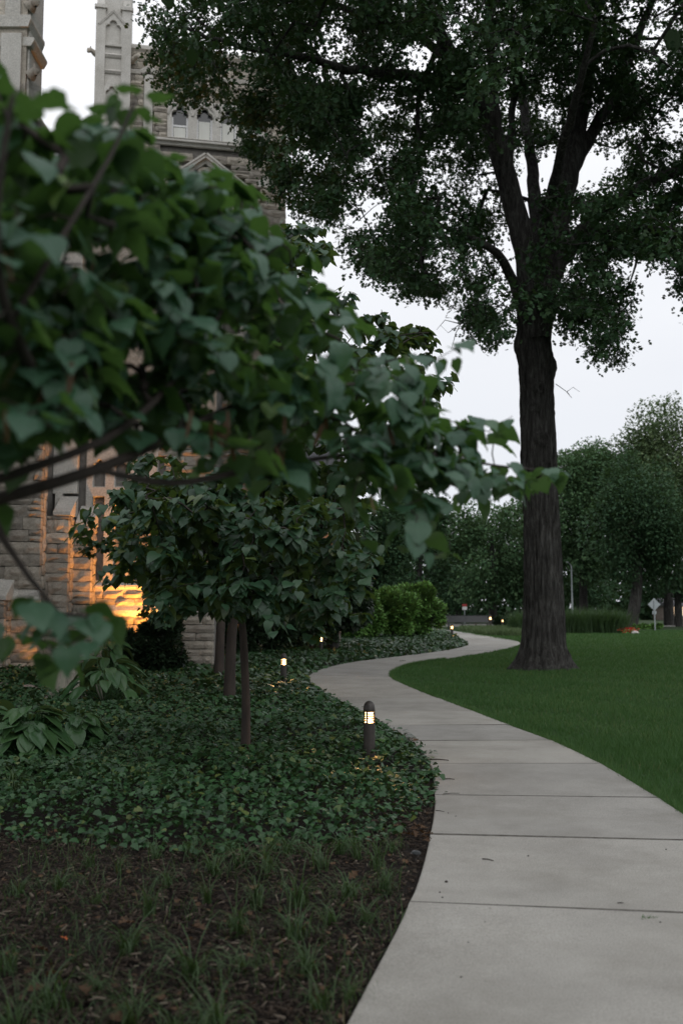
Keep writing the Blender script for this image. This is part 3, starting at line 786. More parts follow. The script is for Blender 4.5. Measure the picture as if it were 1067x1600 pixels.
# row of cusped lancet windows
outl = [[(w1, z_sill), (w2, z_sill), (w2, ztop), (w1, ztop)]]
for a, b in win: outl.append(trefoil(a, b, z_sill + .02, zs)[::-1])
for (a, b), (c, d) in zip(win[:-1], win[1:]):        # small quatrefoil eyes between the heads
    q = (b + c) / 2; zz = zs + .52; r = .075
    outl.append((arc(q, zz + r, r, -30, 210, 6) + arc(q - r, zz, r, 60, 300, 6) + arc(q, zz - r, r, 150, 390, 6) + arc(q + r, zz, r, 240, 480, 6))[::-1])
plate('tracery', outl, .16, M['lime'], pav, (0, -.02, 0), .012)
for q, (a, b) in enumerate(win):
    g = Geo(); moulding(g, [(a - .13, zs + .05), (a - .05, zs + .30), ((a + b) / 2, zs + .64), (b + .05, zs + .30), (b + .13, zs + .05)], [(-.02, -.03), (.15, -.03), (.17, .02), (.12, .05), (-.02, .05)])
    g.obj('hood_mould', M['lime'], pav)
    wf = Geo(); e1 = .075
    wf.box((a - .02, .063, z_sill), (a + e1, .13, zs + .05)); wf.box((b - e1, .063, z_sill), (b + .02, .13, zs + .05)); wf.box((a + e1, .063, z_sill), (b - e1, .13, z_sill + .06))
    if q in (0, 3): wf.box((a + e1, .07, (z_sill + zs) / 2 + .10), (b - e1, .12, (z_sill + zs) / 2 + .17))
    fr = wf.obj('window', M['frame'], pav)
    g = Geo(); g.box((a + e1, .098, z_sill + .05), (b - e1, .11, zs + .62)); g.obj('pane', M['glass'], fr)
    g = Geo(); g.box((a + e1 + .02, .09, z_sill + .06), (b - e1 - .02, .0975, (zs if q != 0 else (z_sill + zs) / 2 + .1) - .02)); g.obj('blind', M['curtain'], fr)

# the great window under its gabled hood
g = Geo(); moulding(g, [(gx0 - .1, g_ft - .08), (gxc, g_ap), (gx1 + .1, g_ft - .08)], [(-.05, -.24), (.10, -.22), (.14, -.10), (.26, -.08), (.26, .0), (.30, .02), (.30, .09), (.05, .16), (-.05, .16)]); g.obj('gable_hood', M['lime'], pav)
ow = bw1 - bw0; zin = bzs
outer = pointed(bw0 - .16, bw1 + .16, bz0 - .2, bzs)
holes = []
t3 = ow / 3
for q in range(3):
    a, b = bw0 + q * t3 + .06, bw0 + (q + 1) * t3 - .06
    holes.append(trefoil(a, b, bz0, bzs - .75)[::-1])
for cxh, czh, r in ((bw0 + t3, bzs + .12, .24), (bw1 - t3, bzs + .12, .24), ((bw0 + bw1) / 2, bzs + .75, .27)):
    holes.append((arc(cxh, czh + r * .55, r * .55, -40, 220, 6) + arc(cxh - r * .55, czh, r * .55, 50, 310, 6) + arc(cxh, czh - r * .55, r * .55, 140, 400, 6) + arc(cxh + r * .55, czh, r * .55, 230, 490, 6))[::-1])
plate('great_tracery', [outer] + holes, .2, M['lime'], pav, (0, .06, 0), .015)
g = Geo(); pz = pointed(bw0 - .1, bw1 + .1, bz0 - .1, bzs)
plate('great_window', [pz], .03, M['glass'], pav, (0, .25, 0))
pts_arch = [(p_[0], p_[1]) for p_ in pointed(bw0 - .16, bw1 + .16, bz0 - .2, bzs)[1:]]
g = Geo(); moulding(g, pts_arch, [(-.05, -.06), (.12, -.06), (.18, .0), (.18, .08), (.06, .12), (-.05, .12)]); g.obj('arch_mould', M['lime'], pav)
# pale stone panel right of the hood
pu, pz_ = U(420, 283); g = Geo(); g.prism([(pu - .42, pz_ - .3), (pu + .5, pz_ - .3), (pu + .5, pz_ - .05), (pu + .05, pz_ + .28), (pu - .42, pz_ - .05)], -.10, .10, 'y'); g.obj('buttress_cap', M['lime'], pav, bevel=.015)
# second buttress under that cap
g = Geo(); g.box((pu - .32, -.02, 0), (pu + .4, .1, pz_ - .31)); g.obj('buttress', M['stone'], pav, bevel=.02)

# corner turret of dressed stone with gabled niche
tz0 = U(178, 240)[1]; zt = U(178, -120)[1]; tb1, tb2 = U(178, 92)[1], U(178, 117)[1]
g = Geo(); g.box((0, -.28, 0), (uA, 1.35, zt)); g.obj('turret', M['lime'], pav, bevel=.03)
for zc, prot in ((tb1, .07), (tb2, .07), (U(160, 24)[1], 0)):
    if prot:
        g = Geo(); moulding(g, [(.16, zc - .04), (uA - .16, zc - .04)], [(.26, -.10), (.33, -.08), (.39, 0), (.30, .10), (.26, .10)]); g.obj('turret_band', M['lime'], pav)
for uu in (.0, uA - .30):                            # corner shafts with their little caps
    g = Geo(); g.box((uu - .05, -.40, 0), (uu + .30, -.27, U(160, 22)[1])); g.box((uu - .05 - .06, -.46, U(160, 22)[1]), (uu + .36, -.27, U(160, 17)[1]))
    g.prism([(-.46, U(160, 17)[1]), (-.27, U(160, 17)[1]), (-.27, U(160, 3)[1])], uu - .02, uu + .27, 'x'); g.obj('shaft', M['lime'], pav, bevel=.012)
nu0, nu1 = U(164, 50)[0], U(192, 50)[0]; nz0 = U(178, 80)[1]
o_ = [(nu0 - .12, nz0), (nu1 + .12, nz0), (nu1 + .12, U(178, 50)[1]), ((nu0 + nu1) / 2, U(178, 28)[1]), (nu0 - .12, U(178, 50)[1])]
plate('niche_panel', [o_, trefoil(nu0 + .05, nu1 - .05, nz0 + .06, U(178, 56)[1])[::-1]], .10, M['lime'], pav, (0, -.33, 0), .01)
g = Geo(); moulding(g, [(nu0 - .2, U(178, 49)[1]), ((nu0 + nu1) / 2, U(178, 26)[1]), (nu1 + .2, U(178, 49)[1])], [(.27, -.05), (.42, -.05), (.45, .02), (.38, .07), (.27, .07)]); g.obj('niche_gable', M['lime'], pav)
o_ = [(nu0 - .05, U(178, 215)[1]), (nu1 + .05, U(178, 215)[1]), (nu1 + .05, U(178, 150)[1]), ((nu0 + nu1) / 2, U(178, 128)[1]), (nu0 - .05, U(178, 150)[1])]
plate('niche_panel', [o_, trefoil(nu0 + .1, nu1 - .1, U(178, 212)[1], U(178, 156)[1])[::-1]], .10, M['lime'], pav, (0, -.33, 0), .01)
def gargoyle(parent, u, y, z, du, dy, s=1.0, name='gargoyle'):
    L = math.hypot(du, dy); g_ = Geo()
    pts = [(u, y, z), (u + du * .4, y + dy * .4, z + .03 * s), (u + du * .75, y + dy * .75, z + .10 * s), (u + du, y + dy, z + .06 * s), (u + du * 1.12, y + dy * 1.12, z - .02 * s)]
    g_.tube(pts, [.14 * s, .11 * s, .08 * s, .10 * s, .03 * s], 7)
    g_.tube([(u + du * .85, y + dy * .85, z + .12 * s), (u + du * .8, y + dy * .8, z + .26 * s)], [.05 * s, .01 * s], 5)
    return g_.obj(name, M['stone'], parent, smooth=True)
gz = U(150, 88)[1]
gargoyle(pav, .05, -.2, gz - .05, -.34, -.16); gargoyle(pav, uA, -.15, gz - .12, .3, -.3)

# --- the near hall at the left edge, with stepped buttresses and warm lights between them
hall = thing('stone_hall', (-9, 24, 0), 'rough stone hall with stepped buttresses lit amber from below at the left edge', 'building')
HO = np.array([-9.0, 24.0, 0.0])
def W(px, py, d): return P(px, py, d) - HO
def hz(py, d): return float(P(100, py, d)[2])
hb = Masonry(hall, 300)
x0 = W(63, 900, 24)[0]; x1 = W(107, 900, 24.4)[0]; x2 = W(143, 900, 24.8)[0]; x3 = W(335, 900, 25.2)[0]
zt1, zt2 = hz(806, 24.4), hz(822, 24.8)
xl = W(8, 960, 23.5)[0]; zl = hz(928, 23.5)
zw = hz(932, 24)                                      # water table
TOPH = 12.5
g = Geo(); g.box((-6, .12, 0), (x0 - .06, 8, TOPH)); g.obj('wall', M['mortar'], hall)
g = Geo(); g.box((x0 - .05, 1.32, 0), (x3, 2.4, TOPH - .8)); g.obj('recess_wall', M['mortar'], hall)
g = Geo(); g.box((x0 - .3, .52, 0), (x1 - .07, 1.3, zt1)); g.box((x1 - .3, .92, 0), (x2 - .07, 1.31, zt2)); g.obj('buttress_core', M['mortar'], hall)
g = Geo(); g.box((xl - 1.2, -.45, 0), (xl - .06, .1, zl - .15)); g.obj('buttress_core', M['mortar'], hall)
vx0 = W(-25, 900, 24)[0]
hb.face(xl - .9, xl, 0, zl - .15, -.46, None, .2, .3, .5, 1.0)
hb.face(max(xl, vx0), x0, 0, zw - .12, 0.04, None, .2, .34, .4, .85)
hb.face(vx0, x0, zw + .18, hz(690, 24), 0.04, None, .2, .34, .35, .8)
hb.face(x0 - .02, x1, 0, zt1, .44, None, .2, .34, .3, .6)
hb.face(x1 - .02, x2, 0, zt2, .84, None, .2, .34, .3, .5)
# right-hand returns of the stepped faces: stones turned to face right
def ret(x_, y0, y1, z1, z0=0):
    z = z0
    while z < z1 - .05:
        h = min(.2 + .14 * rng.random(), z1 - z)
        w = y1 - y0 - .02
        me = BLOCKS[rng.integers(7)]; obj_me('stone', me, hall, (x_ - .07, (y0 + y1) / 2, z + h / 2), (0, 0, math.pi / 2), (w, .16, h - .016)); hb.left -= 1
        z += h
ret(xl, -.36, .0, zl - .15); ret(x0, .12, .42, hz(690, 24)); ret(x1, .52, .82, zt1); ret(x2, .92, 1.22, zt2)
# window in the recess
wx0, wx1 = W(141, 880, 25.2)[0] + .02, W(163, 880, 25.2)[0]; wz0, wz1 = hz(908, 25.2), hz(705, 25.2)
wxb = W(236, 880, 25.2)[0]
def skip3(a, b, z0_, z1_): return (b > wx0 - .08 and a < wxb + .1 and z1_ > wz0 - .14 and z0_ < wz1 + .3) or (z1_ > hz(948, 25.2) and z0_ < hz(938, 25.2) and False)
hb.face(x2 - .02, x3, 0.0, hz(690, 25.2), 1.26, skip3, .16, .28, .35, .8)
hb.done()
g = Geo(); g.box((x0 - .05, 1.21, hz(690, 25.2) + .03), (x3, 1.33, TOPH - .8)); g.box((-3.0, .03, hz(690, 24) + .02), (x0 - .08, .13, TOPH)); tag(g.obj('upper_stonework', M['stone'], hall))
pitch = (wx1 - wx0) + .22
nwin = 3
frame_out = [(wx0 - .14, wz0 - .02), (wxb + .12, wz0 - .02), (wxb + .12, wz1 + .35), (wx0 - .14, wz1 + .35)]
ho = []; wins = []
for q in range(nwin):
    a = wx0 + q * pitch; b = a + (wx1 - wx0)
    if b > wxb: break
    wins.append((a, b)); zm = hz(775, 25.2)
    ho.append([(a, wz0), (b, wz0), (b, zm), (a, zm)][::-1]); ho.append(trefoil(a, b, zm + .22, wz1 - .45)[::-1])
plate('window_surround', [frame_out] + ho, .22, M['lime'], hall, (0, 1.28, 0), .02)
for a, b in wins:
    g = Geo(); e1 = .05; zm = hz(775, 25.2)
    for za, zb in ((wz0, zm), (zm + .22, wz1 + .1)):
        g.box((a, 1.33, za), (a + e1, 1.38, zb)); g.box((b - e1, 1.33, za), (b, 1.38, zb)); g.box((a + e1, 1.33, za), (b - e1, 1.38, za + .05)); g.box((a + e1, 1.33, zb - .05), (b - e1, 1.38, zb))
    fr = g.obj('window', M['bronze'], hall)
    g = Geo(); g.box((a + .02, 1.39, wz0), (b - .02, 1.40, wz1 + .1)); g.obj('pane', M['glass'], fr)
    g = Geo(); g.box((a + (b - a) * .55, 1.375, wz0 + .35), (b - e1 - .01, 1.388, zm - .05)); g.obj('blind', M['curtain'], fr)
g = Geo(); moulding(g, [(0, 0), (wxb + .2 - (wx0 - .2), 0)], [(-.05, -.14), (.05, -.12), (.07, -.02), (.11, 0), (.11, .05), (.02, .16), (-.05, .16)]); g.obj('window_sill', M['lime'], hall, (wx0 - .2, 1.22, wz0 - .16))
g = Geo(); moulding(g, [(0, 0), (x3 - x2 - .02, 0)], [(-.05, -.16), (.06, -.14), (.11, -.06), (.11, .02), (.02, .22), (-.05, .22)]); g.obj('water_table', M['lime'], hall, (x2 + .02, 1.22, hz(955, 25.2)))
g = Geo(); moulding(g, [(0, 0), (x0 - max(xl, vx0) + .03, 0)], [(-.05, -.14), (.08, -.13), (.14, -.05), (.14, .0), (.0, .26), (-.05, .26)]); g.obj('water_table', M['lime'], hall, (max(xl, vx0) + .0, 0, zw - .06))
# weathered caps of the buttress steps
def cap(xa, xb, y0, y1, z):
    g_ = Geo(); g_.prism([(y0 - .10, z), (y1, z), (y1, z + .55), (y0 - .10, z + .10)], xa - .06, xb + .05, 'x'); g_.obj('buttress_cap', M['lime'], hall, bevel=.015)
cap(x1 - .33, x1, .40, .98, zt1); cap(x2 - .34, x2, .8, 1.2, zt2); cap(xl - .9, xl, -.5, .02, zl - .15)
g = Geo(); g.box((x0 + .02, .98, zt1 - .05), (x1 - .36, 1.2, zt1 + .62)); g.box((x0 - .05, 1.0, zt1 + .62), (x1, 1.2, TOPH - 1)); g.obj('upper_buttress', M['lime'], hall, bevel=.02)
g = Geo(); g.prism([(1.1, TOPH - .79), (2.6, TOPH - .79), (2.6, TOPH + .3)], x0 - .02, x3 + .2, 'x'); g.obj('roof', M['slate'], hall)
# turret at the top left
tx = W(40, 100, 23.8)[0]; Z = lambda py: float(P(40, py, 23.8)[2])
g = Geo(); g.box((tx - 2.4, -.15, TOPH - 3), (tx, .9, Z(-140))); g.obj('turret', M['stone'], hall)
g = Geo(); g.box((tx - .62, -.24, TOPH - 3), (tx - .10, -.13, Z(52))); g.box((tx - .55, -.22, Z(24)), (tx - .16, -.13, Z(-140))); g.box((tx - .06, -.05, TOPH - 3), (tx + .05, 1.0, Z(-140))); g.obj('shaft', M['lime'], hall, bevel=.02)
def cornice(xa, xb, z, h, o_, y=-.15):
    g_ = Geo(); g_.prism([(xa - o_ * .3, z - h), (xb + o_ * .3, z - h), (xb + o_, z - h * .35), (xb + o_, z - h * .1), (xb + o_ * .4, z), (xa - o_, z), (xa - o_, z - h * .35)], y - o_, .95, 'y'); g_.obj('cornice', M['lime'], hall, bevel=.015)
cornice(tx - .75, tx + .02, Z(24), .32, .10); cornice(tx - 2.2, tx + .08, Z(56), .24, .12, -.05); cornice(tx - .3, tx + .10, Z(168), .40, .20, .3)
gargoyle(hall, tx, -.05, Z(6), .18, -.08, 1.3); gargoyle(hall, tx + .05, .0, Z(112), .16, -.05, 1.2)
g = Geo(); g.box((tx - 1.2, -.19, TOPH - 3), (tx - .66, -.14, Z(56))); g.obj('turret_panel', M['lime'], hall, bevel=.02)

# small warm floodlights standing in the beds at the foot of the walls
def floodlight(x_, y_, aim, energy, label, size=70):
    t_ = thing('floodlight', (x_, y_, 0), label, 'floodlight', 'amber floodlights at the foot of the walls')
    d_ = (Vector(aim) - Vector((x_, y_, .22))).normalized(); q = d_.to_track_quat('-Z', 'Y')
    g_ = Geo(); g_.lathe([(.05, .0), (.05, .02), (.015, .03), (.015, .16)], 12); g_.obj('stake', M['bronze'], t_)
    g_ = Geo(); g_.lathe([(.035, .12), (.06, .10), (.07, .02), (.075, -.06), (.066, -.06), (.06, -.02)], 16); h_ = g_.obj('housing', M['bronze'], t_, (0, 0, .22), q.to_euler())
    g_ = Geo(); g_.lathe([(.0601, -.045), (.0601, -.032)], 16); g_.obj('lens', M['flood_lamp'], h_)
    ld = bpy.data.lights.new('flood_beam', 'SPOT'); ld.energy = energy; ld.spot_size = math.radians(size * 2); ld.spot_blend = 1.0; ld.color = (1.0, .36, .06); ld.shadow_soft_size = .05
    lo = bpy.data.objects.new('flood_beam', ld); link(lo, t_); lo.location = Vector((0, 0, .22)) + d_ * .08; lo.rotation_euler = q.to_euler()
b_ = W(236, 970, 24.3) + HO
floodlight(b_[0], 24.3, (b_[0] - .85, 25.1, 4.1), 1450, 'amber floodlight below the recessed window of the near hall', 42)
b_ = W(45, 990, 23.75) + HO
floodlight(b_[0] + .2, 23.75, (b_[0] - .6, 23.8, 1.7), 25, 'amber floodlight at the lowest buttress on the left edge', 50)
b_ = P(334, 950, 35.0)
floodlight(b_[0], b_[1], (b_[0] + .2, 36.6, 2.4), 300, 'amber floodlight behind the three slender redbud trunks', 65)
b_ = P(484, 992, 36.2)
floodlight(b_[0], b_[1], (b_[0] + .6, 37.6, 4.4), 420, 'small glowing floodlight in the ivy left of the lit bollard', 65)

# ------------------------------------------------------------------ trees
def grow(limbs, targets, step=0.4, wander=0.12, sag=0.0, tip=0.006, power=0.42, seg=5, rmax=0.08, prefer=0.0):
    """twigs from a set of limbs out to every target; returns tubes and, for each target, its last stretch"""
    pos = [np.asarray(q, float) for l_, _ in limbs for q in l_]; par = []
    for l_, _ in limbs: b = len(par); par += [-1 if i_ == 0 else b + i_ - 1 for i_ in range(len(l_))]
    nl = len(pos); pos_a = np.zeros((nl + len(targets) * 14, 3)); pos_a[:nl] = pos; cnt = nl
    limb_pos = pos_a[:nl].copy()
    d0 = np.array([np.min(np.linalg.norm(limb_pos - t, axis=1)) for t in targets])
    chains = []
    for ti in np.argsort(d0):
        t = targets[ti]; dv = pos_a[:cnt] - t; dist = np.linalg.norm(dv, axis=1) + prefer * np.maximum(dv[:, 2], 0)
        j = int(np.argmin(dist)); a = pos_a[j]; L = np.linalg.norm(t - a)
        m_ = int(min(max(2, round(L / step)), 12)); s = np.linspace(0, 1, m_ + 1)
        mid = rng.normal(0, wander, 3) * L
        pts = a + (t - a) * s[:, None] + mid * (4 * s * (1 - s))[:, None]
        pts[:, 2] += sag * L * 4 * s * (1 - s)
        pts[1:-1] += rng.normal(0, wander * .25, (m_ - 1, 3)) * step
        ids = [j]
        for q in pts[1:]:
            pos_a[cnt] = q; par.append(ids[-1]); ids.append(cnt); cnt += 1
        chains.append((ti, ids))
    wgt = np.zeros(cnt)
    for ti, ids in chains: wgt[ids[-1]] += 1
    for k in range(cnt - 1, nl - 1, -1): wgt[par[k]] += wgt[k] if par[k] >= 0 else 0
    V, Fc, b = [], [], 0; ends = [None] * len(targets)
    for ti, ids in chains:
        pts = pos_a[ids]; r = np.minimum(tip * np.maximum(wgt[ids], 1) ** power, rmax); r[0] = min(r[0], r[1]) if len(r) > 1 else r[0]; r[-1] *= .5
        v, f = tube(pts, r, seg); V.append(v); Fc.append(f + b); b += len(v)
        ends[ti] = pts
    return np.vstack(V), np.vstack(Fc), ends

def px_limb(pts, rad, step):
    return resample([P(*q) for q in pts], rad, step)

rng = np.random.default_rng(41)
# --- the oak
OAKD = 26.5
ob = P(848, 1045, OAKD); ob[2] = 0
oak = thing('oak_tree', ob, 'huge oak with a dark forking trunk in the lawn beside the bend of the path', 'tree')
nz, na = 190, 120
prof_px = [(1047, 848, 0), (950, 850, 31), (800, 845, 28.5), (700, 841, 28.5), (560, 836, 27.5), (500, 831, 25.5), (440, 836, 30), (405, 838, 33)]
zz = np.array([P(c, y, OAKD)[2] for y, c, r in prof_px]); xx_ = np.array([P(c, y, OAKD)[0] for y, c, r in prof_px]); rr = np.array([r / F * OAKD for y, c, r in prof_px])
zz[0] = -0.08; rr[0] = rr[1] + .04
zs_ = np.linspace(-.08, zz[-1], nz); th = np.arange(na) * 2 * math.pi / na
xc = np.interp(zs_, zz, xx_); r0 = np.interp(zs_, zz, rr)
lob = np.zeros(na)
for a0, amp, wd in ((-2.95, .85, .34), (-2.2, .50, .30), (-1.6, .62, .28), (-.95, .55, .3), (-.25, .75, .32), (.6, .5, .35), (1.5, .6, .4), (2.4, .6, .35)):
    dlt = (th - a0 + math.pi) % (2 * math.pi) - math.pi; lob += amp * np.exp(-(dlt / wd) ** 2)
R = r0[:, None] + np.exp(-np.maximum(zs_, 0) / .36)[:, None] * (.08 + .42 * lob[None]) + .07 * np.exp(-np.maximum(zs_, 0) / 1.3)[:, None] * (.3 + .5 * lob[None])
for a_i in range(na):
    for z_i in range(nz):
        c, s = math.cos(th[a_i]), math.sin(th[a_i]); z = zs_[z_i]
        rid = mnoise.noise((c * 7.5, s * 7.5, z * .85)) ; rid2 = mnoise.noise((c * 15 + 9, s * 15, z * 1.9 + 4))
        R[z_i, a_i] += .050 * (1 - 2.2 * abs(rid)) + .028 * (1 - 2 * abs(rid2)) - .012 + .025 * mnoise.noise((c * 1.4, s * 1.4, z * .45)) - .055
# scars and collars
for py, ang, amp, wd in ((612, -1.60, .07, .16), (640, -1.95, .075, .15), (690, -1.55, .08, .17), (542, 3.0, .11, .3), (575, -.2, .10, .26), (735, -1.2, .05, .2)):
    zc = P(840, py, OAKD)[2]; dlt = (th - ang + math.pi) % (2 * math.pi) - math.pi
    q = np.sqrt((dlt[None] * .45 / wd) ** 2 + ((zs_[:, None] - zc) / wd) ** 2)
    R += amp * np.exp(-((q - .75) / .35) ** 2) if amp < .1 else amp * np.exp(-q ** 2)
V = np.stack([xc[:, None] + R * np.cos(th), OAKD + R * np.sin(th), np.repeat(zs_[:, None], na, 1)], -1).reshape(-1, 3)
i_, k_ = np.meshgrid(np.arange(nz - 1), np.arange(na), indexing='ij')
Fc = np.stack([i_ * na + k_, i_ * na + (k_ + 1) % na, (i_ + 1) * na + (k_ + 1) % na, (i_ + 1) * na + k_], -1).reshape(-1, 4)
obj_np('trunk', V, Fc, M['bark'], oak, smooth=True)

LIMBS = [
    ([(838, 530, 26.4), (830, 440, 26.3), (818, 385, 26.3), (800, 310, 26.1), (782, 240, 25.9), (765, 180, 25.6), (742, 150, 25.4), (718, 105, 25.1), (690, 60, 24.9), (660, 10, 24.6), (635, -60, 24.3), (600, -200, 24)], [.40, .36, .32, .30, .28, .25, .22, .18, .15, .12, .10, .06]),
    ([(838, 530, 26.7), (848, 440, 26.8), (862, 380, 27), (880, 300, 27.2), (898, 220, 27.5), (914, 125, 27.9), (928, 20, 28.3), (938, -100, 28.8), (940, -260, 29.3)], [.40, .36, .33, .29, .25, .20, .17, .13, .07]),
    ([(778, 230, 25.9), (768, 130, 26.2), (766, 40, 26.5), (762, -60, 26.8), (760, -220, 27.2)], [.16, .13, .115, .10, .06]),
    ([(794, 300, 26.2), (796, 210, 26.7), (808, 110, 27.1), (822, 0, 27.6), (834, -120, 28)], [.13, .10, .085, .075, .05]),
    ([(884, 285, 27.2), (925, 205, 27.6), (963, 145, 27.9), (985, 85, 28.3), (1012, 15, 28.8), (1050, -80, 29.4)], [.20, .17, .15, .12, .10, .06]),
    ([(850, 465, 26.2), (872, 405, 26), (905, 362, 25.8), (940, 330, 25.3), (980, 300, 24.8), (1022, 280, 24.3), (1070, 265, 23.8), (1150, 235, 23), (1260, 190, 22)], [.22, .19, .17, .155, .145, .135, .12, .10, .05]),
    ([(852, 460, 26.7), (880, 402, 26.9), (912, 370, 27), (948, 355, 27.1), (985, 351, 27.3), (1025, 360, 27.5), (1070, 372, 27.8), (1160, 392, 28.4), (1270, 400, 29)], [.20, .16, .145, .135, .125, .115, .105, .08, .04]),
    ([(826, 500, 26.2), (808, 462, 26), (795, 425, 25.7), (785, 398, 25.4), (760, 382, 25), (725, 368, 24.5), (690, 352, 24), (655, 330, 23.6), (625, 295, 23.2)], [.19, .15, .13, .11, .09, .07, .055, .035, .015]),
    ([(765, 182, 25.6), (728, 138, 25.2), (690, 128, 24.7), (650, 121, 24.1), (600, 112, 23.4), (540, 108, 22.7), (470, 85, 22), (370, 75, 21.3), (280, 40, 20.7)], [.19, .165, .15, .13, .11, .09, .07, .05, .03]),
    ([(842, 420, 27.1), (838, 330, 28.6), (828, 240, 30.2), (812, 130, 32), (800, 20, 33.5)], [.26, .2, .16, .12, .07]),
    ([(846, 430, 26.2), (852, 340, 24.8), (872, 255, 23.2), (900, 150, 21.5), (930, 30, 20)], [.22, .15, .12, .09, .05]),
    ([(690, 60, 24.9), (650, 150, 24), (655, 230, 23.6), (640, 300, 23.2)], [.09, .06, .045, .025]),
    ([(720, 108, 25.1), (650, 50, 25.6), (560, 20, 26.2), (450, -20, 26.8), (330, -60, 27.4)], [.13, .11, .085, .06, .03]),
]
oak_limbs = []
for i_l, (pp, rd) in enumerate(LIMBS):
    pts, r = px_limb(pp, rd, .35)
    pts[2:] += rng.normal(0, .02, (len(pts) - 2, 3))
    V, Fc = tube(pts, r, 14)
    obj_np('limb', V, Fc, M['bark'], oak, smooth=True)
    oak_limbs.append((pts[4:], r[4:]))

CROWN = [(185, -400), (188, -20), (198, 8), (232, 40), (240, 70), (246, 140), (262, 152), (290, 172), (330, 165), (362, 186), (372, 232), (402, 262), (428, 292), (408, 318), (440, 342), (522, 352), (528, 398), (548, 425), (575, 438), (612, 452), (640, 470), (676, 472), (706, 466), (718, 498), (738, 516), (752, 545), (772, 566), (790, 586), (806, 560), (815, 500), (862, 480), (884, 530), (905, 552), (940, 590), (968, 596), (978, 566), (1000, 548), (986, 520), (992, 482), (1006, 452), (968, 425), (1000, 402), (1036, 418), (1042, 448), (1060, 462), (1062, 500), (1095, 520), (1300, 560), (1500, 300), (1500, -400)]
HOLES = [(572, 330, 34, 26), (848, 275, 20, 38), (690, 420, 14, 20), (822, 300, 16, 20), (985, 415, 26, 16), (1052, 190, 22, 26), (662, 62, 13, 13), (600, 170, 12, 10), (930, 240, 16, 18), (800, 400, 18, 45), (780, 470, 14, 28), (880, 395, 12, 16), (1035, 62, 14, 20)]
def crown_targets(n, cen, rad, poly, holes, shrink):
    out = []
    while len(out) < n:
        q = rng.normal(0, 1, (4000, 3)); q /= np.linalg.norm(q, axis=1, keepdims=True)
        q = cen + q * (rng.random(4000) ** .42)[:, None] * rad
        px_, py_ = proj(q)
        k = (q[:, 1] > 15)
        for dx, dy in ((0, 0), (shrink, 0), (-shrink, 0), (0, shrink), (0, -shrink)): k &= inside(poly, px_ + dx, py_ + dy)
        for hx, hy, hrx, hry in holes: k &= ((px_ - hx) / (hrx + 8)) ** 2 + ((py_ - hy) / (hry + 8)) ** 2 > 1
        out += list(q[k])
    return np.array(out[:n])
oak_c = np.array([ob[0] + .2, OAKD - .5, 15.5]); oak_r = np.array([13.5, 12.0, 9.5])
def boughs(n, per, shrink, spread):
    c_ = crown_targets(n, oak_c, oak_r, CROWN, HOLES, shrink)
    q = np.repeat(c_, per, 0) + rng.normal(0, 1, (n * per, 3)) * np.array([spread, spread, spread * .6])
    px_, py_ = proj(q); k = inside(CROWN, px_, py_) & (q[:, 1] > 15)
    ax = np.hypot(q[:, 0] - ob[0], q[:, 1] - OAKD); k &= ~((ax < 2.6) & (q[:, 2] < 15.5) & (q[:, 2] > 10)) & ~((q[:, 1] < 22.5) & (px_ > 640) & (rng.random(len(q)) < .6))
    for hx, hy, hrx, hry in HOLES: k &= ((px_ - hx) / (hrx + 5)) ** 2 + ((py_ - hy) / (hry + 5)) ** 2 > 1
    return q[k]
T1 = boughs(560, 7, 11, .50)
# more clusters low along the drooping rim, where single sprays show against the sky
rim = crown_targets(2600, oak_c, oak_r, CROWN, HOLES, 9)
px_, py_ = proj(rim)
near_edge = np.array([np.min(np.hypot(np.array(CROWN)[:, 0] - a, np.array(CROWN)[:, 1] - b)) for a, b in zip(px_, py_)])
T1 = np.vstack([T1, rim[(near_edge < 50) & (py_ > -20)][:600]])
V, Fc, ends = grow(oak_limbs, T1, .45, .13, .05, .007, .46, 5, .07, .35)
tag(obj_np('twigs', V, Fc, M['bark'], oak), kind='stuff')
def leaf_cloud(ends, per, spread, size, tmpl, droop=(-25, 30), flat=.45, back=.8):
    P_, T_, N_ = [], [], []
    for e_ in ends:
        tipd = e_[-1] - e_[-2]; tipd /= np.linalg.norm(tipd) + 1e-9
        m_ = max(1, int(per * (.6 + .8 * rng.random())))
        s = rng.random(m_) ** .7
        seg_ = max(0, len(e_) - 1 - max(1, int(round(back * 2)))); a = e_[seg_]; c = e_[-1]
        p = a + (c - a) * s[:, None] + rng.normal(0, 1, (m_, 3)) * np.array([spread, spread, spread * .75])
        az = rng.random(m_) * 2 * math.pi; dp = np.radians(rng.normal(*droop, m_))
        t = np.stack([np.cos(az) * np.cos(dp), np.sin(az) * np.cos(dp), np.sin(dp)], 1) + tipd * .5
        P_.append(p); T_.append(t); N_.append(np.stack([rng.normal(0, flat, m_), rng.normal(0, flat, m_), np.ones(m_)], 1))
    return np.vstack(P_), np.vstack(T_), np.vstack(N_)
vis = [e_ for e_ in ends if in_view(e_[-1], 90)]
hid = [e_ for e_ in ends if not in_view(e_[-1], 90)]
p, T, N = leaf_cloud(vis, 51, .20, .15, OAK_LEAF)
V, Fc, t, _ = scatter(*OAK_LEAF, p, T, N, .143 * (.7 + .6 * rng.random(len(p))))
tag(obj_np('crown', V, Fc, M['oak'], oak, tint=t), kind='stuff')
if hid:
    p, T, N = leaf_cloud(hid, 13, .5, .2, QUAD_LEAF)
    V, Fc, t, _ = scatter(*QUAD_LEAF, p, T, N, .46 * (.7 + .6 * rng.random(len(p))))
    tag(obj_np('upper_crown', V, Fc, M['oak'], oak, tint=t), kind='stuff')
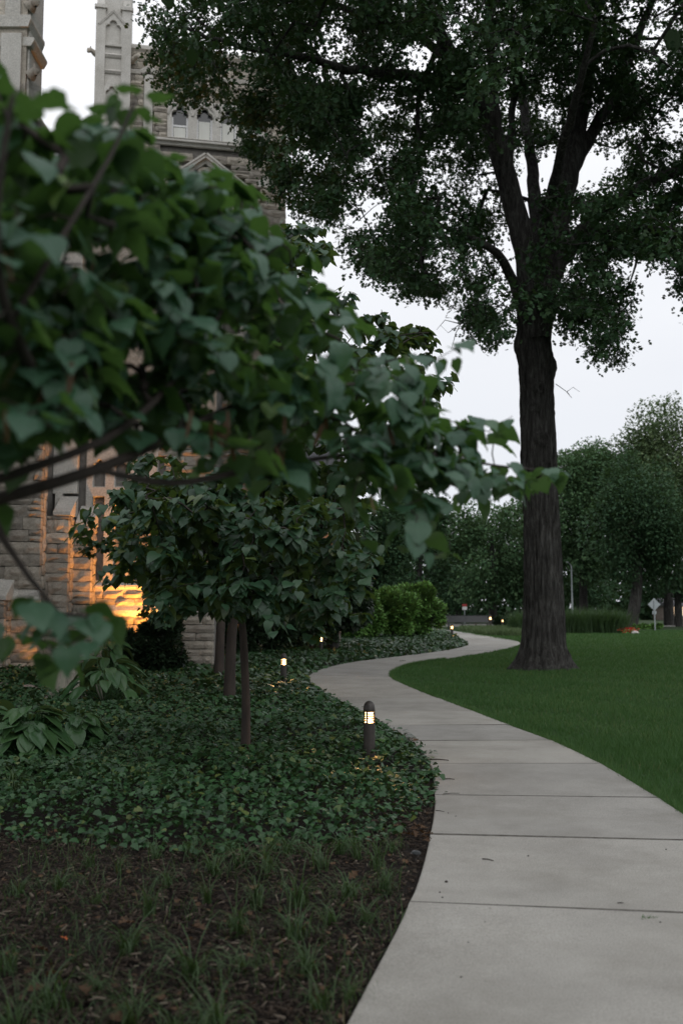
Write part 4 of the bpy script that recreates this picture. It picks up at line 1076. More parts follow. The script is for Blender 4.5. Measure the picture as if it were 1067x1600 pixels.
# a few bare twigs below the crown
g = Geo()
for pp in ([(742, 470, 24.6), (720, 505, 24.5), (700, 520, 24.4), (688, 508, 24.4)], [(728, 490, 24.6), (712, 520, 24.5), (705, 545, 24.4)], [(715, 505, 24.5), (695, 500, 24.4), (682, 515, 24.3)], [(868, 600, 26.2), (885, 612, 26), (895, 605, 26), (905, 612, 26)], [(885, 612, 26), (893, 622, 26)], [(560, 345, 23), (582, 325, 23), (600, 312, 23)]):
    g.tube([P(*q) for q in pp], np.linspace(.014, .005, len(pp)), 4)
tag(g.obj('bare_twigs', M['bark']), kind='stuff')
for o_ in [bpy.data.objects['bare_twigs']]:
    o_.parent = oak; o_.matrix_parent_inverse = Matrix.Translation(-Vector(ob))

# --- redbuds
def heart_meshes(n, prof, cols, m_):
    out = []
    for q in range(n):
        v, f, uv = leaf_grid(prof, cols, .05 + .11 * rng.random(), .10 + .35 * rng.random(), .02)
        v = v + rng.normal(0, .012, v.shape) * np.array([1, 1, 1.2])
        out.append((v, f, uv))
    return out
HM = heart_meshes(6, HEART, 2, None); HL = heart_meshes(4, HEART_LO, 1, None)
def redbud_leaves(ends, per, size, sizev, stretch, pitch=(38, 20), out_from=None, scat=.05):
    """leaves set alternately along the last stretch of each twig, hanging by their stalks"""
    P_, T_, N_, S_, pet = [], [], [], [], []
    for e_ in ends:
        d = np.r_[0, np.cumsum(np.linalg.norm(np.diff(e_, axis=0), axis=1))]
        L = min(stretch, d[-1]); m_ = max(2, int(per * (.7 + .6 * rng.random()) * (.45 + .55 * L / stretch)))
        for q in range(m_):
            s = d[-1] - L * (1 - (q + rng.random() * .7) / m_)
            a = np.array([np.interp(s, d, e_[:, k]) for k in range(3)])
            i_ = min(max(int(np.searchsorted(d, s)), 1), len(d) - 1); dr = e_[i_] - e_[i_ - 1]; dr /= np.linalg.norm(dr) + 1e-9
            az = math.atan2(dr[1], dr[0]) + (1 if q % 2 else -1) * (.9 + rng.normal(0, .5))
            pt = math.radians(rng.normal(*pitch))
            t = np.array([math.cos(az) * math.cos(pt), math.sin(az) * math.cos(pt), -math.sin(pt)])
            b = a + np.array([math.cos(az), math.sin(az), rng.normal(-.1, .35)]) * (.025 + scat * rng.random())
            nrm = np.array([math.cos(az) * math.sin(pt), math.sin(az) * math.sin(pt), math.cos(pt)]) + rng.normal(0, .28, 3)
            P_.append(b); T_.append(t); N_.append(nrm); S_.append(size * (1 + sizev * rng.normal())); pet.append((a, b))
    return np.array(P_), np.array(T_), np.array(N_), np.clip(np.array(S_), size * .45, size * 1.45), pet

def leaf_objects(tree, p, T, N, S, tmpl, m_, limit, group_name='leaf', far_tmpl=None):
    """the leaves that show largest are objects of their own, the rest one mesh"""
    px_, py_ = proj(p); big = S / p[:, 1]
    ok = (px_ > -5) & (px_ < 1072) & (py_ > -5) & (py_ < 1605) & (p[:, 1] > .3)
    # prefer those nothing else covers: nearest leaf of each small cell of the view
    cell = {}
    for i_ in np.where(ok)[0]:
        kx = (int(px_[i_] // 16), int(py_[i_] // 16))
        if kx not in cell or p[i_, 1] < p[cell[kx], 1]: cell[kx] = i_
    front = np.array(sorted(cell.values(), key=lambda i_: -big[i_]))
    pick = front[:limit]
    if len(pick) < limit:
        rest_ = np.array([i_ for i_ in np.argsort(-big) if ok[i_] and i_ not in set(pick)])[:limit - len(pick)]
        pick = np.r_[pick, rest_].astype(int)
    mes = [mesh_np('leaf', v, f, m_, True, None, uv) for v, f, uv in tmpl]
    base = Vector(tree.location)
    for i_ in pick:
        R3 = frame(T[i_], N[i_])
        o = bpy.data.objects.new('leaf', mes[rng.integers(len(mes))])
        o.matrix_local = Matrix.Translation(Vector(p[i_]) - base) @ R3.to_4x4() @ Matrix.Scale(float(S[i_]), 4)
        o.parent = tree; COL.objects.link(o)
    rest = np.setdiff1d(np.arange(len(p)), pick)
    VV, FF, TT, UU, b = [], [], [], [], 0
    grp = rng.integers(24, size=len(rest))
    for tm, sel in ((tmpl, ok[rest]), (far_tmpl or tmpl, ~ok[rest])):
        for q, (v, f, uv) in enumerate(tm):
            s = rest[sel & (grp % len(tm) == q)]
            if not len(s): continue
            a_, f_, t_, u_ = scatter(v, f, p[s], T[s], N[s], S[s], uv)
            VV.append(a_); FF.append(f_ + b); TT.append(t_); UU.append(u_); b += len(a_)
    if VV: tag(obj_np('foliage', np.vstack(VV), np.vstack(FF), m_, tree, tint=np.concatenate(TT), uv=np.vstack(UU), smooth=True), kind='stuff')

def poly_targets(n, poly, dfun, dj, holes=()):
    poly = np.array(poly, float); lo, hi = poly.min(0), poly.max(0); out = []
    while len(out) < n:
        a = lo + (hi - lo) * rng.random(2)
        if inside(poly, a[0:1], a[1:2])[0] and not any(((a[0] - h[0]) / h[2]) ** 2 + ((a[1] - h[1]) / h[3]) ** 2 < 1 for h in holes):
            out.append(P(a[0], a[1], dfun(a[0], a[1]) + dj[0] + (dj[1] - dj[0]) * rng.random()))
    return np.array(out)

rng = np.random.default_rng(51)
# the near redbud reaching in from the left; its trunk stands outside the frame
nb = np.array([-2.9, 3.0, 0.0])
near_rb = thing('redbud_tree', nb, 'near redbud reaching in from the left with big blurred heart-shaped leaves', 'tree')
def tr(pts, rad, seg, parent, name, m_, step=.15):
    a, r = resample(pts, rad, step); V, Fc = tube(a, r, seg)
    obj_np(name, V, Fc, m_, parent, smooth=True); return a, r
a0 = tr([(-2.9, 3.0, -.05), (-2.86, 3.0, .5), (-2.75, 2.98, 1.0), (-2.55, 2.9, 1.5), (-2.3, 2.8, 1.8)], [.10, .085, .075, .065, .06], 12, near_rb, 'trunk', M['young_bark'])
BR = [([(-2.3, 2.8, 1.8), P(-60, 800, 2.55), P(0, 780, 2.5), P(70, 757, 2.5), P(150, 738, 2.55), P(205, 715, 2.6), P(250, 690, 2.7), P(330, 650, 2.9), P(420, 610, 3.1), P(520, 600, 3.3), P(620, 600, 3.45)], [.05, .034, .026, .022, .020, .017, .015, .012, .009, .007, .005]),
      ([(-2.4, 2.85, 1.7), P(-60, 770, 2.45), P(0, 750, 2.4), P(60, 720, 2.4), P(120, 715, 2.45), P(170, 690, 2.5), P(235, 640, 2.6), P(300, 560, 2.75), P(350, 480, 2.9), P(400, 400, 3.0), P(440, 380, 3.05)], [.045, .028, .020, .016, .015, .014, .012, .010, .008, .006, .004]),
      ([(-2.3, 2.8, 1.8), P(-40, 600, 2.2), P(20, 500, 2.05), P(80, 400, 2.05), P(140, 300, 2.1), P(190, 220, 2.2), P(210, 160, 2.25)], [.04, .022, .016, .012, .009, .006, .004]),
      ([P(158, 735, 2.56), P(205, 745, 2.66), P(260, 762, 2.8), P(360, 740, 3.1), P(470, 720, 3.35), P(580, 705, 3.55), P(690, 712, 3.7), P(780, 730, 3.8), P(850, 735, 3.85)], [.009, .010, .010, .009, .008, .007, .006, .005, .003]),
      ([P(80, 640, 2.3), P(-20, 430, 1.9), P(0, 260, 1.8), P(20, 150, 1.8)], [.018, .012, .008, .005]),
      ([P(-20, 790, 2.6), P(0, 850, 2.55), P(40, 900, 2.5), P(95, 960, 2.5)], [.014, .009, .007, .004])]
near_limbs = []
for pp, rd in BR:
    near_limbs.append(tr(pp, rd, 8, near_rb, 'branch', M['twig'], .10))
NEAR_POLY = [(-60, 60), (5, 105), (30, 150), (60, 190), (110, 205), (150, 165), (175, 180), (210, 185), (232, 235), (262, 262), (325, 252), (362, 272), (385, 310), (385, 355), (430, 395), (470, 410), (510, 440), (552, 462), (560, 500), (600, 520), (660, 530), (700, 552), (672, 600), (682, 650), (735, 660), (785, 655), (745, 690), (700, 700), (740, 735), (790, 740), (850, 735), (850, 760), (790, 775), (740, 760), (690, 790), (640, 770), (560, 760), (500, 775), (450, 770), (410, 745), (330, 735), (275, 700), (215, 675), (100, 670), (50, 690), (-60, 700)]
dn = lambda a, b: 2.05 + max(a, 0) / 860 * 1.75
T2 = poly_targets(440, NEAR_POLY, dn, (-.15, .75))
T2 = np.vstack([T2, poly_targets(110, [(-60, 380), (150, 430), (400, 560), (600, 600), (650, 700), (420, 690), (200, 640), (-60, 690)], dn, (.0, .9))])
T2 = np.vstack([T2, poly_targets(70, [(215, 255), (330, 258), (388, 310), (395, 385), (430, 420), (420, 500), (250, 470), (200, 320)], dn, (-.1, .8))])
T2 = np.vstack([T2, poly_targets(46, [(590, 640), (690, 655), (780, 648), (790, 664), (720, 690), (780, 722), (855, 735), (850, 752), (790, 770), (740, 765), (690, 795), (600, 790)], dn, (-.05, .5))])
T2 = np.vstack([T2, poly_targets(7, [(10, 900), (60, 890), (120, 900), (190, 960), (180, 1000), (130, 1000), (90, 1060), (40, 1060), (0, 1050), (-20, 940)], lambda a, b: 2.5, (-.15, .6))])
T2 = np.vstack([T2, [P(800, 650, 3.75), P(795, 775, 3.7), P(862, 742, 3.8), P(855, 752, 3.85), P(712, 545, 3.3), P(215, 145, 2.25), P(690, 870, 3.4), P(640, 845, 3.3), P(560, 850, 3.2), P(130, 195, 2.2), P(72, 145, 1.9)]])
# the rest of its crown, above the trunk outside the frame
q = rng.normal(0, 1, (900, 3)); q /= np.linalg.norm(q, axis=1, keepdims=True); q = nb + [0, -.3, 3.3] + q * (rng.random(900) ** .4)[:, None] * [2.6, 2.8, 1.6]
px_, py_ = proj(q); k = ((px_ < -110) | (q[:, 1] < .4)) & (np.linalg.norm(q - [0, 0, EYE], axis=1) > 1.0) & (q[:, 0] < -1.1)
T2 = np.vstack([T2, q[k][:170]])
V, Fc, ends = grow(near_limbs, T2, .09, .14, .06, .0022, .42, 5, .012)
tag(obj_np('twigs', V, Fc, M['twig'], near_rb), kind='stuff')
p, T, N, S, pet = redbud_leaves(ends, 9, .070, .24, .30, (30, 24), scat=.04)
px_, py_ = proj(p)
# keep the sight line to the lit hall and below the main boughs as open as it is in the photograph
dark_gap = ((px_ > -10) & (px_ < 240) & (py_ > 690) & (py_ < 790)) & (rng.random(len(p)) < .65)
k = (p[:, 1] > 1.55) & ~dark_gap
p, T, N, S = p[k], T[k], N[k], S[k]
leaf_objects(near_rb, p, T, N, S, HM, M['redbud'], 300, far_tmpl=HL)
# brown seed pods hanging among the leaves
POD = [((0.0, 0.0), .02), ((.1, .1), .08), ((.5, .5), .10), ((.9, .9), .06), ((1, 1), .005)]
v, f, uv = leaf_grid(POD, 1, .1, .05)
tp = np.vstack([P(a, b, dn(a, b) + rng.normal(0, .12)) for a, b in list(zip(40 + rng.normal(0, 50, 22), 385 + rng.normal(0, 40, 22))) + list(zip(60 + rng.normal(0, 50, 20), 590 + rng.normal(0, 30, 20))) + list(zip(430 + rng.normal(0, 80, 14), 670 + rng.normal(0, 30, 14))) + [(580, 775), (585, 770), (330, 660), (300, 640), (615, 740)]])
n = len(tp); Tt = np.stack([rng.normal(0, .22, n), rng.normal(0, .22, n), -np.ones(n)], 1); Nn = np.stack([rng.normal(0, 1, n), rng.normal(0, 1, n), np.zeros(n)], 1)
V, Fc, t, _ = scatter(v, f, tp, Tt, Nn, .055 + .025 * rng.random(n))
tag(obj_np('seed_pods', V, Fc, M['pod'], near_rb, tint=t, smooth=True), kind='stuff')

rng = np.random.default_rng(61)
# the three slender redbuds further back
def redbud(base_px, d, trunk_px, radii, branches, polys, label, n_leaf_obj, per, size, seed_holes=(), step=.16):
    b = P(*base_px, d); b = np.array([b[0], d, 0.0])
    t_ = thing('redbud_tree', b, label, 'tree', 'slender redbuds standing in the ivy')
    pts = [(b[0], d, -.05)] + [P(*q) if len(q) == 3 else P(*q, d) for q in trunk_px]
    tl = tr(pts, radii, 10, t_, 'trunk', M['young_bark'], .12)
    ls = [(tl[0][-3:], tl[1][-3:])]
    for pp, rd in branches: ls.append(tr([P(*q) for q in pp], rd, 7, t_, 'branch', M['twig'], .14))
    TT = np.vstack([poly_targets(n_, po, (lambda a, b_, c=dc: c), dj, seed_holes) for n_, po, dc, dj in polys])
    V, Fc, en = grow(ls, TT, step, .13, .05, .0035, .42, 4, .02)
    tag(obj_np('twigs', V, Fc, M['twig'], t_), kind='stuff')
    p, T, N, S, _ = redbud_leaves(en, per, size, .18, .45 if d < 14 else .7, (36, 20), scat=.09)
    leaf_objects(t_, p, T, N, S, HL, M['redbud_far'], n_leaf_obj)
    return t_
redbud((383, 1192), 10.3, [(385, 1100), (382, 1030), (380, 985), (375, 945)], [.058, .048, .042, .040, .034],
       [([(375, 950, 10.3), (365, 900, 10.2), (340, 850, 10), (300, 815, 9.7), (240, 790, 9.4), (180, 780, 9.2)], [.028, .02, .016, .012, .009, .006]),
        ([(378, 955, 10.3), (392, 925, 10.3), (425, 890, 10.2), (470, 850, 10), (520, 810, 9.8), (560, 790, 9.7)], [.028, .024, .02, .016, .011, .006]),
        ([(376, 950, 10.3), (385, 880, 10.4), (410, 790, 10.5), (435, 680, 10.5), (450, 560, 10.4), (458, 450, 10.3), (455, 380, 10.2)], [.028, .025, .022, .018, .014, .009, .005]),
        ([(425, 720, 10.5), (480, 640, 10.4), (550, 570, 10.2), (620, 520, 10), (670, 520, 9.9)], [.018, .014, .011, .008, .005]),
        ([(470, 850, 10), (540, 760, 9.9), (610, 690, 9.8), (660, 640, 9.7)], [.014, .011, .008, .005]),
        ([(340, 850, 10), (330, 800, 9.2), (320, 785, 8.8)], [.014, .010, .006])],
       [(200, [(150, 790), (200, 760), (300, 740), (420, 740), (520, 760), (590, 850), (575, 930), (500, 985), (430, 960), (320, 985), (230, 950), (205, 900), (190, 850)], 9.9, (-1.3, 1.8)),
        (30, [(105, 830), (170, 770), (300, 730), (600, 750), (620, 880), (590, 960), (500, 1000), (260, 1000), (180, 930)], 10.0, (-1.6, 2.0)),
        (75, [(165, 720), (260, 705), (400, 720), (560, 720), (590, 790), (300, 800), (190, 800)], 10.2, (-1.0, 1.4)),
        (60, [(185, 795), (215, 775), (300, 768), (420, 775), (520, 778), (565, 830), (540, 880), (470, 905), (400, 900), (320, 900), (260, 880), (205, 845)], 9.7, (-1.1, .9)),
        (120, [(220, 870), (300, 880), (420, 890), (560, 850), (555, 905), (490, 950), (420, 958), (330, 955), (250, 930)], 10.2, (-.7, 1.6)),
        (190, [(405, 440), (412, 388), (440, 358), (478, 342), (512, 358), (505, 400), (520, 440), (565, 470), (620, 478), (655, 500), (690, 560), (700, 590), (680, 640), (690, 690), (600, 760), (500, 790), (410, 760)], 10.1, (-.7, .9))],
       'nearest slender redbud with a thin brown trunk rising from the ivy left of the bollard', 300, 23, .095)
redbud((358, 1102), 16.7, [(360, 1040), (362, 990), (370, 930)], [.115, .092, .082, .07],
       [([(370, 935, 16.7), (350, 890, 16.4), (310, 850, 16)], [.05, .03, .015]), ([(370, 935, 16.7), (420, 880, 16.8), (500, 850, 16.8)], [.05, .03, .015])],
       [(50, [(230, 740), (330, 720), (480, 730), (580, 780), (560, 830), (250, 830)], 16.7, (-1.2, 1.2)), (170, [(240, 830), (330, 800), (480, 800), (560, 840), (555, 900), (480, 930), (400, 925), (300, 915), (250, 890)], 16.7, (-1.6, 1.8))],
       'middle slender redbud with a thicker trunk just behind the nearest one', 0, 34, .098)
redbud((342, 1062), 22.0, [(344, 1000), (346, 950), (340, 905)], [.13, .10, .095, .08],
       [([(340, 910, 22), (280, 880, 21.6), (210, 860, 21.2), (150, 850, 21)], [.05, .03, .02, .01]), ([(340, 910, 22), (370, 850, 22.3), (390, 810, 22.5)], [.05, .03, .015])],
       [(120, [(175, 800), (300, 790), (330, 860), (330, 950), (270, 985), (215, 960), (205, 925), (185, 880), (170, 850)], 21.6, (-.9, 1.6)), (10, [(104, 850), (190, 822), (200, 850), (130, 872)], 21.2, (-.5, .4)), (30, [(330, 800), (480, 800), (480, 880), (350, 880)], 22.4, (-1, 2))],
       'hindmost slender redbud whose lower leaves glow amber before the lit window', 0, 34, .085)

rng = np.random.default_rng(71)
# unseen trees added outside the frame to shade the bed and the hall wall
def added_shade_tree(b, c, rad, m_, label, n, leaf, cat='tree'):
    t_ = thing('added_shade_tree', b, label, cat); b = np.array(b); c = np.array(c); rad = np.array(rad)
    tl = tr([b, b + (c - b) * [.3, .3, .5], c], [.32, .26, .12], 10, t_, 'trunk', M['bark'], .6)
    q = rng.normal(0, 1, (n, 3)); q /= np.linalg.norm(q, axis=1, keepdims=True); tg = c + q[:60] * (rng.random(60) ** .4)[:, None] * rad
    V, Fc, _e = grow([(tl[0][2:], tl[1][2:])], tg, 1.0, .12, .05, .02, .42, 5, .12, .4); tag(obj_np('branches', V, Fc, M['bark'], t_), kind='stuff')
    p = c + q * (rng.random(n) ** .45)[:, None] * rad
    T = rng.normal(0, 1, (n, 3)) - [0, 0, .4]; N = np.stack([rng.normal(0, .5, n), rng.normal(0, .5, n), np.ones(n)], 1)
    V, Fc, t, _ = scatter(*SPRIG, p, T, N, leaf * (.6 + .8 * rng.random(n))); tag(obj_np('crown', V, Fc, m_, t_, tint=t), kind='stuff')
added_shade_tree((-7.5, -5.5, -.05), (-7.2, -4.2, 7.4), (6.0, 6.0, 4.0), M['oak'], 'broad unseen tree added behind the viewpoint to shade the bed', 9000, .42)
added_shade_tree((-10.5, 13.5, -.05), (-10.2, 13.4, 5.8), (4.2, 4.4, 4.4), M['oak'], 'dense unseen tree added outside the left edge to shade the hall front', 9000, .34)

added_shade_tree((-12.2, 19.3, -.05), (-11.7, 19.6, 7.2), (4.2, 3.9, 6.0), M['oak'], 'tall unseen tree added close to the hall wall to shade it, outside the left edge', 13000, .48)

# --- dense trees and shrubs in the distance
def lumpy(n, cen, rad, lumps=14, hollow=.55):
    """points in a crown made of unequal lumps"""
    rad = np.asarray(rad, float); iso = min(rad.min() * 1.25, float(np.mean(rad)))
    lc = rng.normal(0, 1, (lumps, 3)); lc /= np.linalg.norm(lc, axis=1, keepdims=True); lc *= (.40 + .42 * rng.random((lumps, 1))); lc[:, 2] = np.where(lc[:, 2] < -.5, lc[:, 2] * .7, lc[:, 2])
    lr = .20 + .22 * rng.random(lumps)
    k = rng.choice(lumps, n, p=lr ** 2 / (lr ** 2).sum())
    q = rng.normal(0, 1, (n, 3)); q /= np.linalg.norm(q, axis=1, keepdims=True)
    q = lc[k] * rad + q * iso * (lr[k] * (hollow + (1.05 - hollow) * rng.random(n) ** .6))[:, None]
    return cen + q
def broad_tree(px, base_py, d, top_py, half_px, low_py, m_, label, n=9000, leaf=.30, trunk_r=.3, lean=0, lumps=20, group='trees closing the far side of the lawn', tmpl=SPRIG):
    n = int(n * 1.3); leaf *= .93
    b = P(px, base_py, d); b[2] = -.05
    t_ = thing('broadleaf_tree', b, label, 'tree', group)
    zt, zl_ = P(px, top_py, d)[2], P(px, low_py, d)[2]; rx = half_px / F * d; c = np.array([b[0] + lean, d, (zt + zl_) / 2])
    rad = np.array([rx, rx * .9, (zt - zl_) / 2])
    top = c + np.array([0, 0, rad[2] * .3])
    tl = tr([b, b + (top - b) * .3 + [lean * .2, 0, 0], b + (top - b) * .6, top], [trunk_r * 1.25, trunk_r, trunk_r * .8, trunk_r * .35], 10, t_, 'trunk', M['bark'], .6)
    tg = lumpy(70, c, rad * .85, lumps)
    V, Fc, _e = grow([(tl[0][2:], tl[1][2:])], tg, 1.0, .12, .08, .02, .42, 5, trunk_r * .5, .5)
    tag(obj_np('branches', V, Fc, M['bark'], t_), kind='stuff')
    p = lumpy(n, c, rad, lumps, .30)
    # ragged sprays on the outside
    T = (p - c) / rad; T[:, 2] -= .25; T += rng.normal(0, .7, T.shape); N = np.stack([rng.normal(0, .6, n), rng.normal(0, .6, n), np.ones(n)], 1)
    V, Fc, t, _ = scatter(*tmpl, p, T, N, leaf * (.6 + .8 * rng.random(n)))
    tag(obj_np('crown', V, Fc, m_, t_, tint=t), kind='stuff')
    return t_
broad_tree(912, 985, 92, 622, 92, 972, M['far1'], 'tall green tree right of the oak trunk with feathery top', 34000, .30, .35, 0, 55)
broad_tree(1045, 985, 90, 605, 98, 968, M['far3'], 'tall pale olive tree at the right edge of the photo', 36000, .30, .4, 0, 60)
broad_tree(985, 988, 78, 690, 95, 952, M['far2'], 'dark spreading tree with a leaning trunk behind the tall grasses', 17000, .28, .42, 1.2, 45)
broad_tree(1060, 984, 84, 770, 72, 968, M['far2'], 'dark low-branched tree beyond the diamond sign', 9000, .30, .3, 0, 20)
broad_tree(905, 984, 110, 800, 66, 980, M['far2'], 'dark tree behind the slender pale pole', 7000, .34, .3, 0, 16)
broad_tree(655, 985, 84, 740, 84, 980, M['far2'], 'dark blue-green tree rising behind the rounded shrubs', 13000, .32, .35, 0, 24)
broad_tree(770, 985, 96, 755, 88, 982, M['far1'], 'mid green tree between the bench and the oak trunk', 14000, .34, .35, 0, 26)
broad_tree(715, 985, 105, 780, 66, 982, M['far2'], 'dark tree behind the middle of the bench', 7000, .36, .3, 0, 16)
broad_tree(590, 985, 76, 780, 72, 982, M['far2'], 'dark tree left of the blue-green one over the shrubs', 10000, .30, .3, 0, 20)
broad_tree(820, 984, 118, 755, 72, 982, M['far1'], 'green tree half hidden behind the oak trunk', 8000, .40, .35, 0, 18)
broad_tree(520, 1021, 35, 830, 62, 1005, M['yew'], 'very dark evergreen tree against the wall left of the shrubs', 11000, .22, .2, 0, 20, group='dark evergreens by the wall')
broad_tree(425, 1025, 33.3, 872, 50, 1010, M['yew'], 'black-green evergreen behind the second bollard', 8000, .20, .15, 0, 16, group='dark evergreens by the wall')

def shrub(px, base_py, d, top_py, half_px, m_, label, n, leaf, group=None, name='shrub', sq=.9, lumps=26):
    b = P(px, base_py, d); b[2] = 0
    t_ = thing(name, b, label, 'shrub', group)
    zt = P(px, top_py, d)[2]; rx = half_px / F * d; c = np.array([b[0], d, zt * .5]); rad = np.array([rx, rx * sq, zt * .54])
    g_ = Geo()
    for q in range(9):
        e_ = c + rng.normal(0, .35, 3) * rad; g_.tube([b + rng.normal(0, .08, 3) * [1, 1, 0], (b + e_) / 2 + rng.normal(0, .1, 3), e_], [.035, .025, .012], 5)
    o_ = g_.obj('stems', M['twig'], t_); o_.location = -Vector(b); tag(o_, kind='stuff')
    p = lumpy(n, c, rad, lumps, .62); k = p[:, 2] > .02; p = p[k]; n = len(p)
    T = (p - c) / rad; T[:, 2] += .25; T += rng.normal(0, .45, T.shape); N = np.stack([rng.normal(0, .6, n), rng.normal(0, .6, n), np.ones(n)], 1)
    V, Fc, t, _ = scatter(*OVAL_LEAF, p, T, N, leaf * (.6 + .8 * rng.random(n)))
    tag(obj_np('foliage', V, Fc, m_, t_, tint=t), kind='stuff')
sg = 'rounded green shrubs where the path turns away'
shrub(655, 1001, 50, 914, 40, M['shrub'], 'rounded bright green shrub whose right side meets the far bollard', 15000, .17, sg)
shrub(608, 1002, 49, 915, 46, M['shrub'], 'rounded green shrub in the middle of the shrub group', 14000, .17, sg)
shrub(560, 1003, 47.5, 918, 42, M['shrub'], 'shaded left shrub of the group, half behind the third bollard', 13000, .17, sg)
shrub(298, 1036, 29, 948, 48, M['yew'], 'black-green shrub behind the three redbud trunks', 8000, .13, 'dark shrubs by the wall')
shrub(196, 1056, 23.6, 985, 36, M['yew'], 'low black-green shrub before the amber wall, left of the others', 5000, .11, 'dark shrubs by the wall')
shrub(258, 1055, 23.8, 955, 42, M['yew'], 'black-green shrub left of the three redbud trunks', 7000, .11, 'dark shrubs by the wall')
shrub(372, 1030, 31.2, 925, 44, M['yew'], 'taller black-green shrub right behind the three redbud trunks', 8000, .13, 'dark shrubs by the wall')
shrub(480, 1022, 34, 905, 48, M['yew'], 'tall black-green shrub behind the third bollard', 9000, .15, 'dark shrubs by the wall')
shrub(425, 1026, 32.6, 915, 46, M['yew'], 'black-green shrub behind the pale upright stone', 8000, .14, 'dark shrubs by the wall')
shrub(803, 985, 66, 966, 9, M['yew'], 'small dark round shrub beside the tall grasses left of the oak', 1500, .13, None)
shrub(786, 982, 78, 964, 17, M['yew'], 'low dark hedge plant behind the last two lights', 2500, .16, None, 'hedge_plant')
shrub(1010, 984, 74, 976, 38, M['shrub'], 'long low clipped hedge behind the diamond sign post', 4500, .15, None, 'hedge_plant', .3, 40)

# far-off wood closing the horizon
n = 44000
xw = (rng.random(n) - .5) * 230; yw = 128 + 14 * rng.random(n); hgt = 8.5 + 3 * np.sin(xw * .13) + 2 * np.sin(xw * .37 + 1)
p = np.c_[xw, yw, hgt * rng.random(n) ** 1.35]
T = rng.normal(0, 1, (n, 3)); N = np.stack([rng.normal(0, .6, n), rng.normal(0, .6, n), np.ones(n)], 1)
V, Fc, t, _ = scatter(*SPRIG, p, T, N, 1.0 * (.6 + .8 * rng.random(n)))
tag(obj_np('distant_wood', V, Fc, M['far2'], tint=t), kind='stuff')

rng = np.random.default_rng(81)
# ------------------------------------------------------------------ bollards, bench, sign and other furniture
def bollard_proto():
    t_ = bpy.data.objects.new('bollard_light', None)
    R_ = .060
    g_ = Geo(); g_.lathe([(R_, -.05), (R_, .520), (R_ - .004, .526)], 32); parts = [('post', g_.mesh('post', M['bronze'], smooth=False), None)]
    g_ = Geo(); g_.lathe([(R_ + .006, 0), (R_ + .006, .02), (R_, .026)], 32); parts.append(('base_ring', g_.mesh('base_ring', M['bronze']), None))
    g_ = Geo(); g_.lathe([(.040, .526), (.040, .632)], 24); parts.append(('lamp_lens', g_.mesh('lamp_lens', M['lamp']), None))
    for q in range(4):
        z = .550 + q * .0225; g_ = Geo(); seg = 32
        V = []
        for k in range(seg):
            a = 2 * math.pi * k / seg
            for r, zz_ in ((.043, z - .001), (R_ - .001, z - .008), (R_ - .001, z + .001), (.043, z + .004)): V.append((r * math.cos(a), r * math.sin(a), zz_))
        fs = [(k * 4 + j, ((k + 1) % seg) * 4 + j, ((k + 1) % seg) * 4 + (j + 1) % 4, k * 4 + (j + 1) % 4) for k in range(seg) for j in range(4)]
        g_.add(V, fs); parts.append(('louvre', g_.mesh('louvre', M['bronze']), None))
    for q in range(3):
        a = math.radians(-115 + 120 * q); g_ = Geo(); Mx = Matrix.Rotation(a, 4, 'Z'); g_.box((R_ - .012, -.008, .524), (R_ - .0005, .008, .637), Mx); parts.append(('strut', g_.mesh('strut', M['bronze']), None))
    g_ = Geo(); g_.lathe([(R_, .635), (R_ + .001, .660), (R_ * .97, .688), (R_ * .86, .712), (R_ * .64, .732), (R_ * .32, .744), (.004, .748)], 32); parts.append(('dome_cap', g_.mesh('dome_cap', M['bronze'], smooth=True), None))
    return parts
BP = bollard_proto()
BL = [((577, 1206), 10.05, .96, 'nearest bollard light with its louvres burning, at the edge of the ivy by the path'),
      ((443, 1080), 19.6, 1.0, 'second bollard light, deep in the ivy right of the redbud trunks'),
      ((501.5, 1027), 33.0, 1.0, 'third bollard light before the dark left end of the shrubs'),
      ((706, 999), 50.0, 1.07, 'fourth bollard light on the ivy tip under the right side of the shrubs'),
      ((766, 983), 70.0, 1.45, 'tall bollard light at the right end of the long bench'),
      ((785, 983), 74.0, 1.05, 'farthest bollard light, small, right of the bench end')]
for px, d, s, lab in BL:
    b = P(*px, d); t_ = thing('bollard_light', (b[0], d, 0), lab, 'bollard', 'bronze bollard lights along the path', rng.random() * .0)
    t_.scale = (s, s, s)
    for nm, me, _ in BP: obj_me(nm, me, t_)
    ld = bpy.data.lights.new('bollard_bulb', 'POINT'); ld.energy = 26 * s; ld.color = (1.0, .56, .22); ld.shadow_soft_size = .022
    lo = bpy.data.objects.new('bollard_bulb', ld); link(lo, t_); lo.location = (0, 0, .58)

# long curved bench
bb = P(722, 983, 72.0); bench = thing('bench', (bb[0], 72, 0), 'long dark slatted bench with its back to the far trees', 'bench')
half = 42 / F * 72
def arcpt(u): return u * half, .25 * u * u
def strip(name, y0, z0, y1, z1, th=.03, n_=10):
    g_ = Geo()
    for q in range(n_):
        ua, ub = -1 + 2 * q / n_, -1 + 2 * (q + 1) / n_
        (xa, ya), (xb, yb) = arcpt(ua), arcpt(ub)
        V = [(xa, ya + y0, z0), (xb, yb + y0, z0), (xb, yb + y1, z1), (xa, ya + y1, z1), (xa, ya + y0 + .02, z0 - th), (xb, yb + y0 + .02, z0 - th), (xb, yb + y1 + .02, z1 - th), (xa, ya + y1 + .02, z1 - th)]
        g_.add(V, [(0, 1, 2, 3), (7, 6, 5, 4), (0, 4, 5, 1), (3, 2, 6, 7)] + ([(0, 3, 7, 4)] if q == 0 else []) + ([(1, 5, 6, 2)] if q == n_ - 1 else []))
    return g_.obj(name, M['bench'], bench)
for q in range(4): strip('seat_slat', -.28 + q * .11, .44, -.28 + q * .11 + .10, .445)
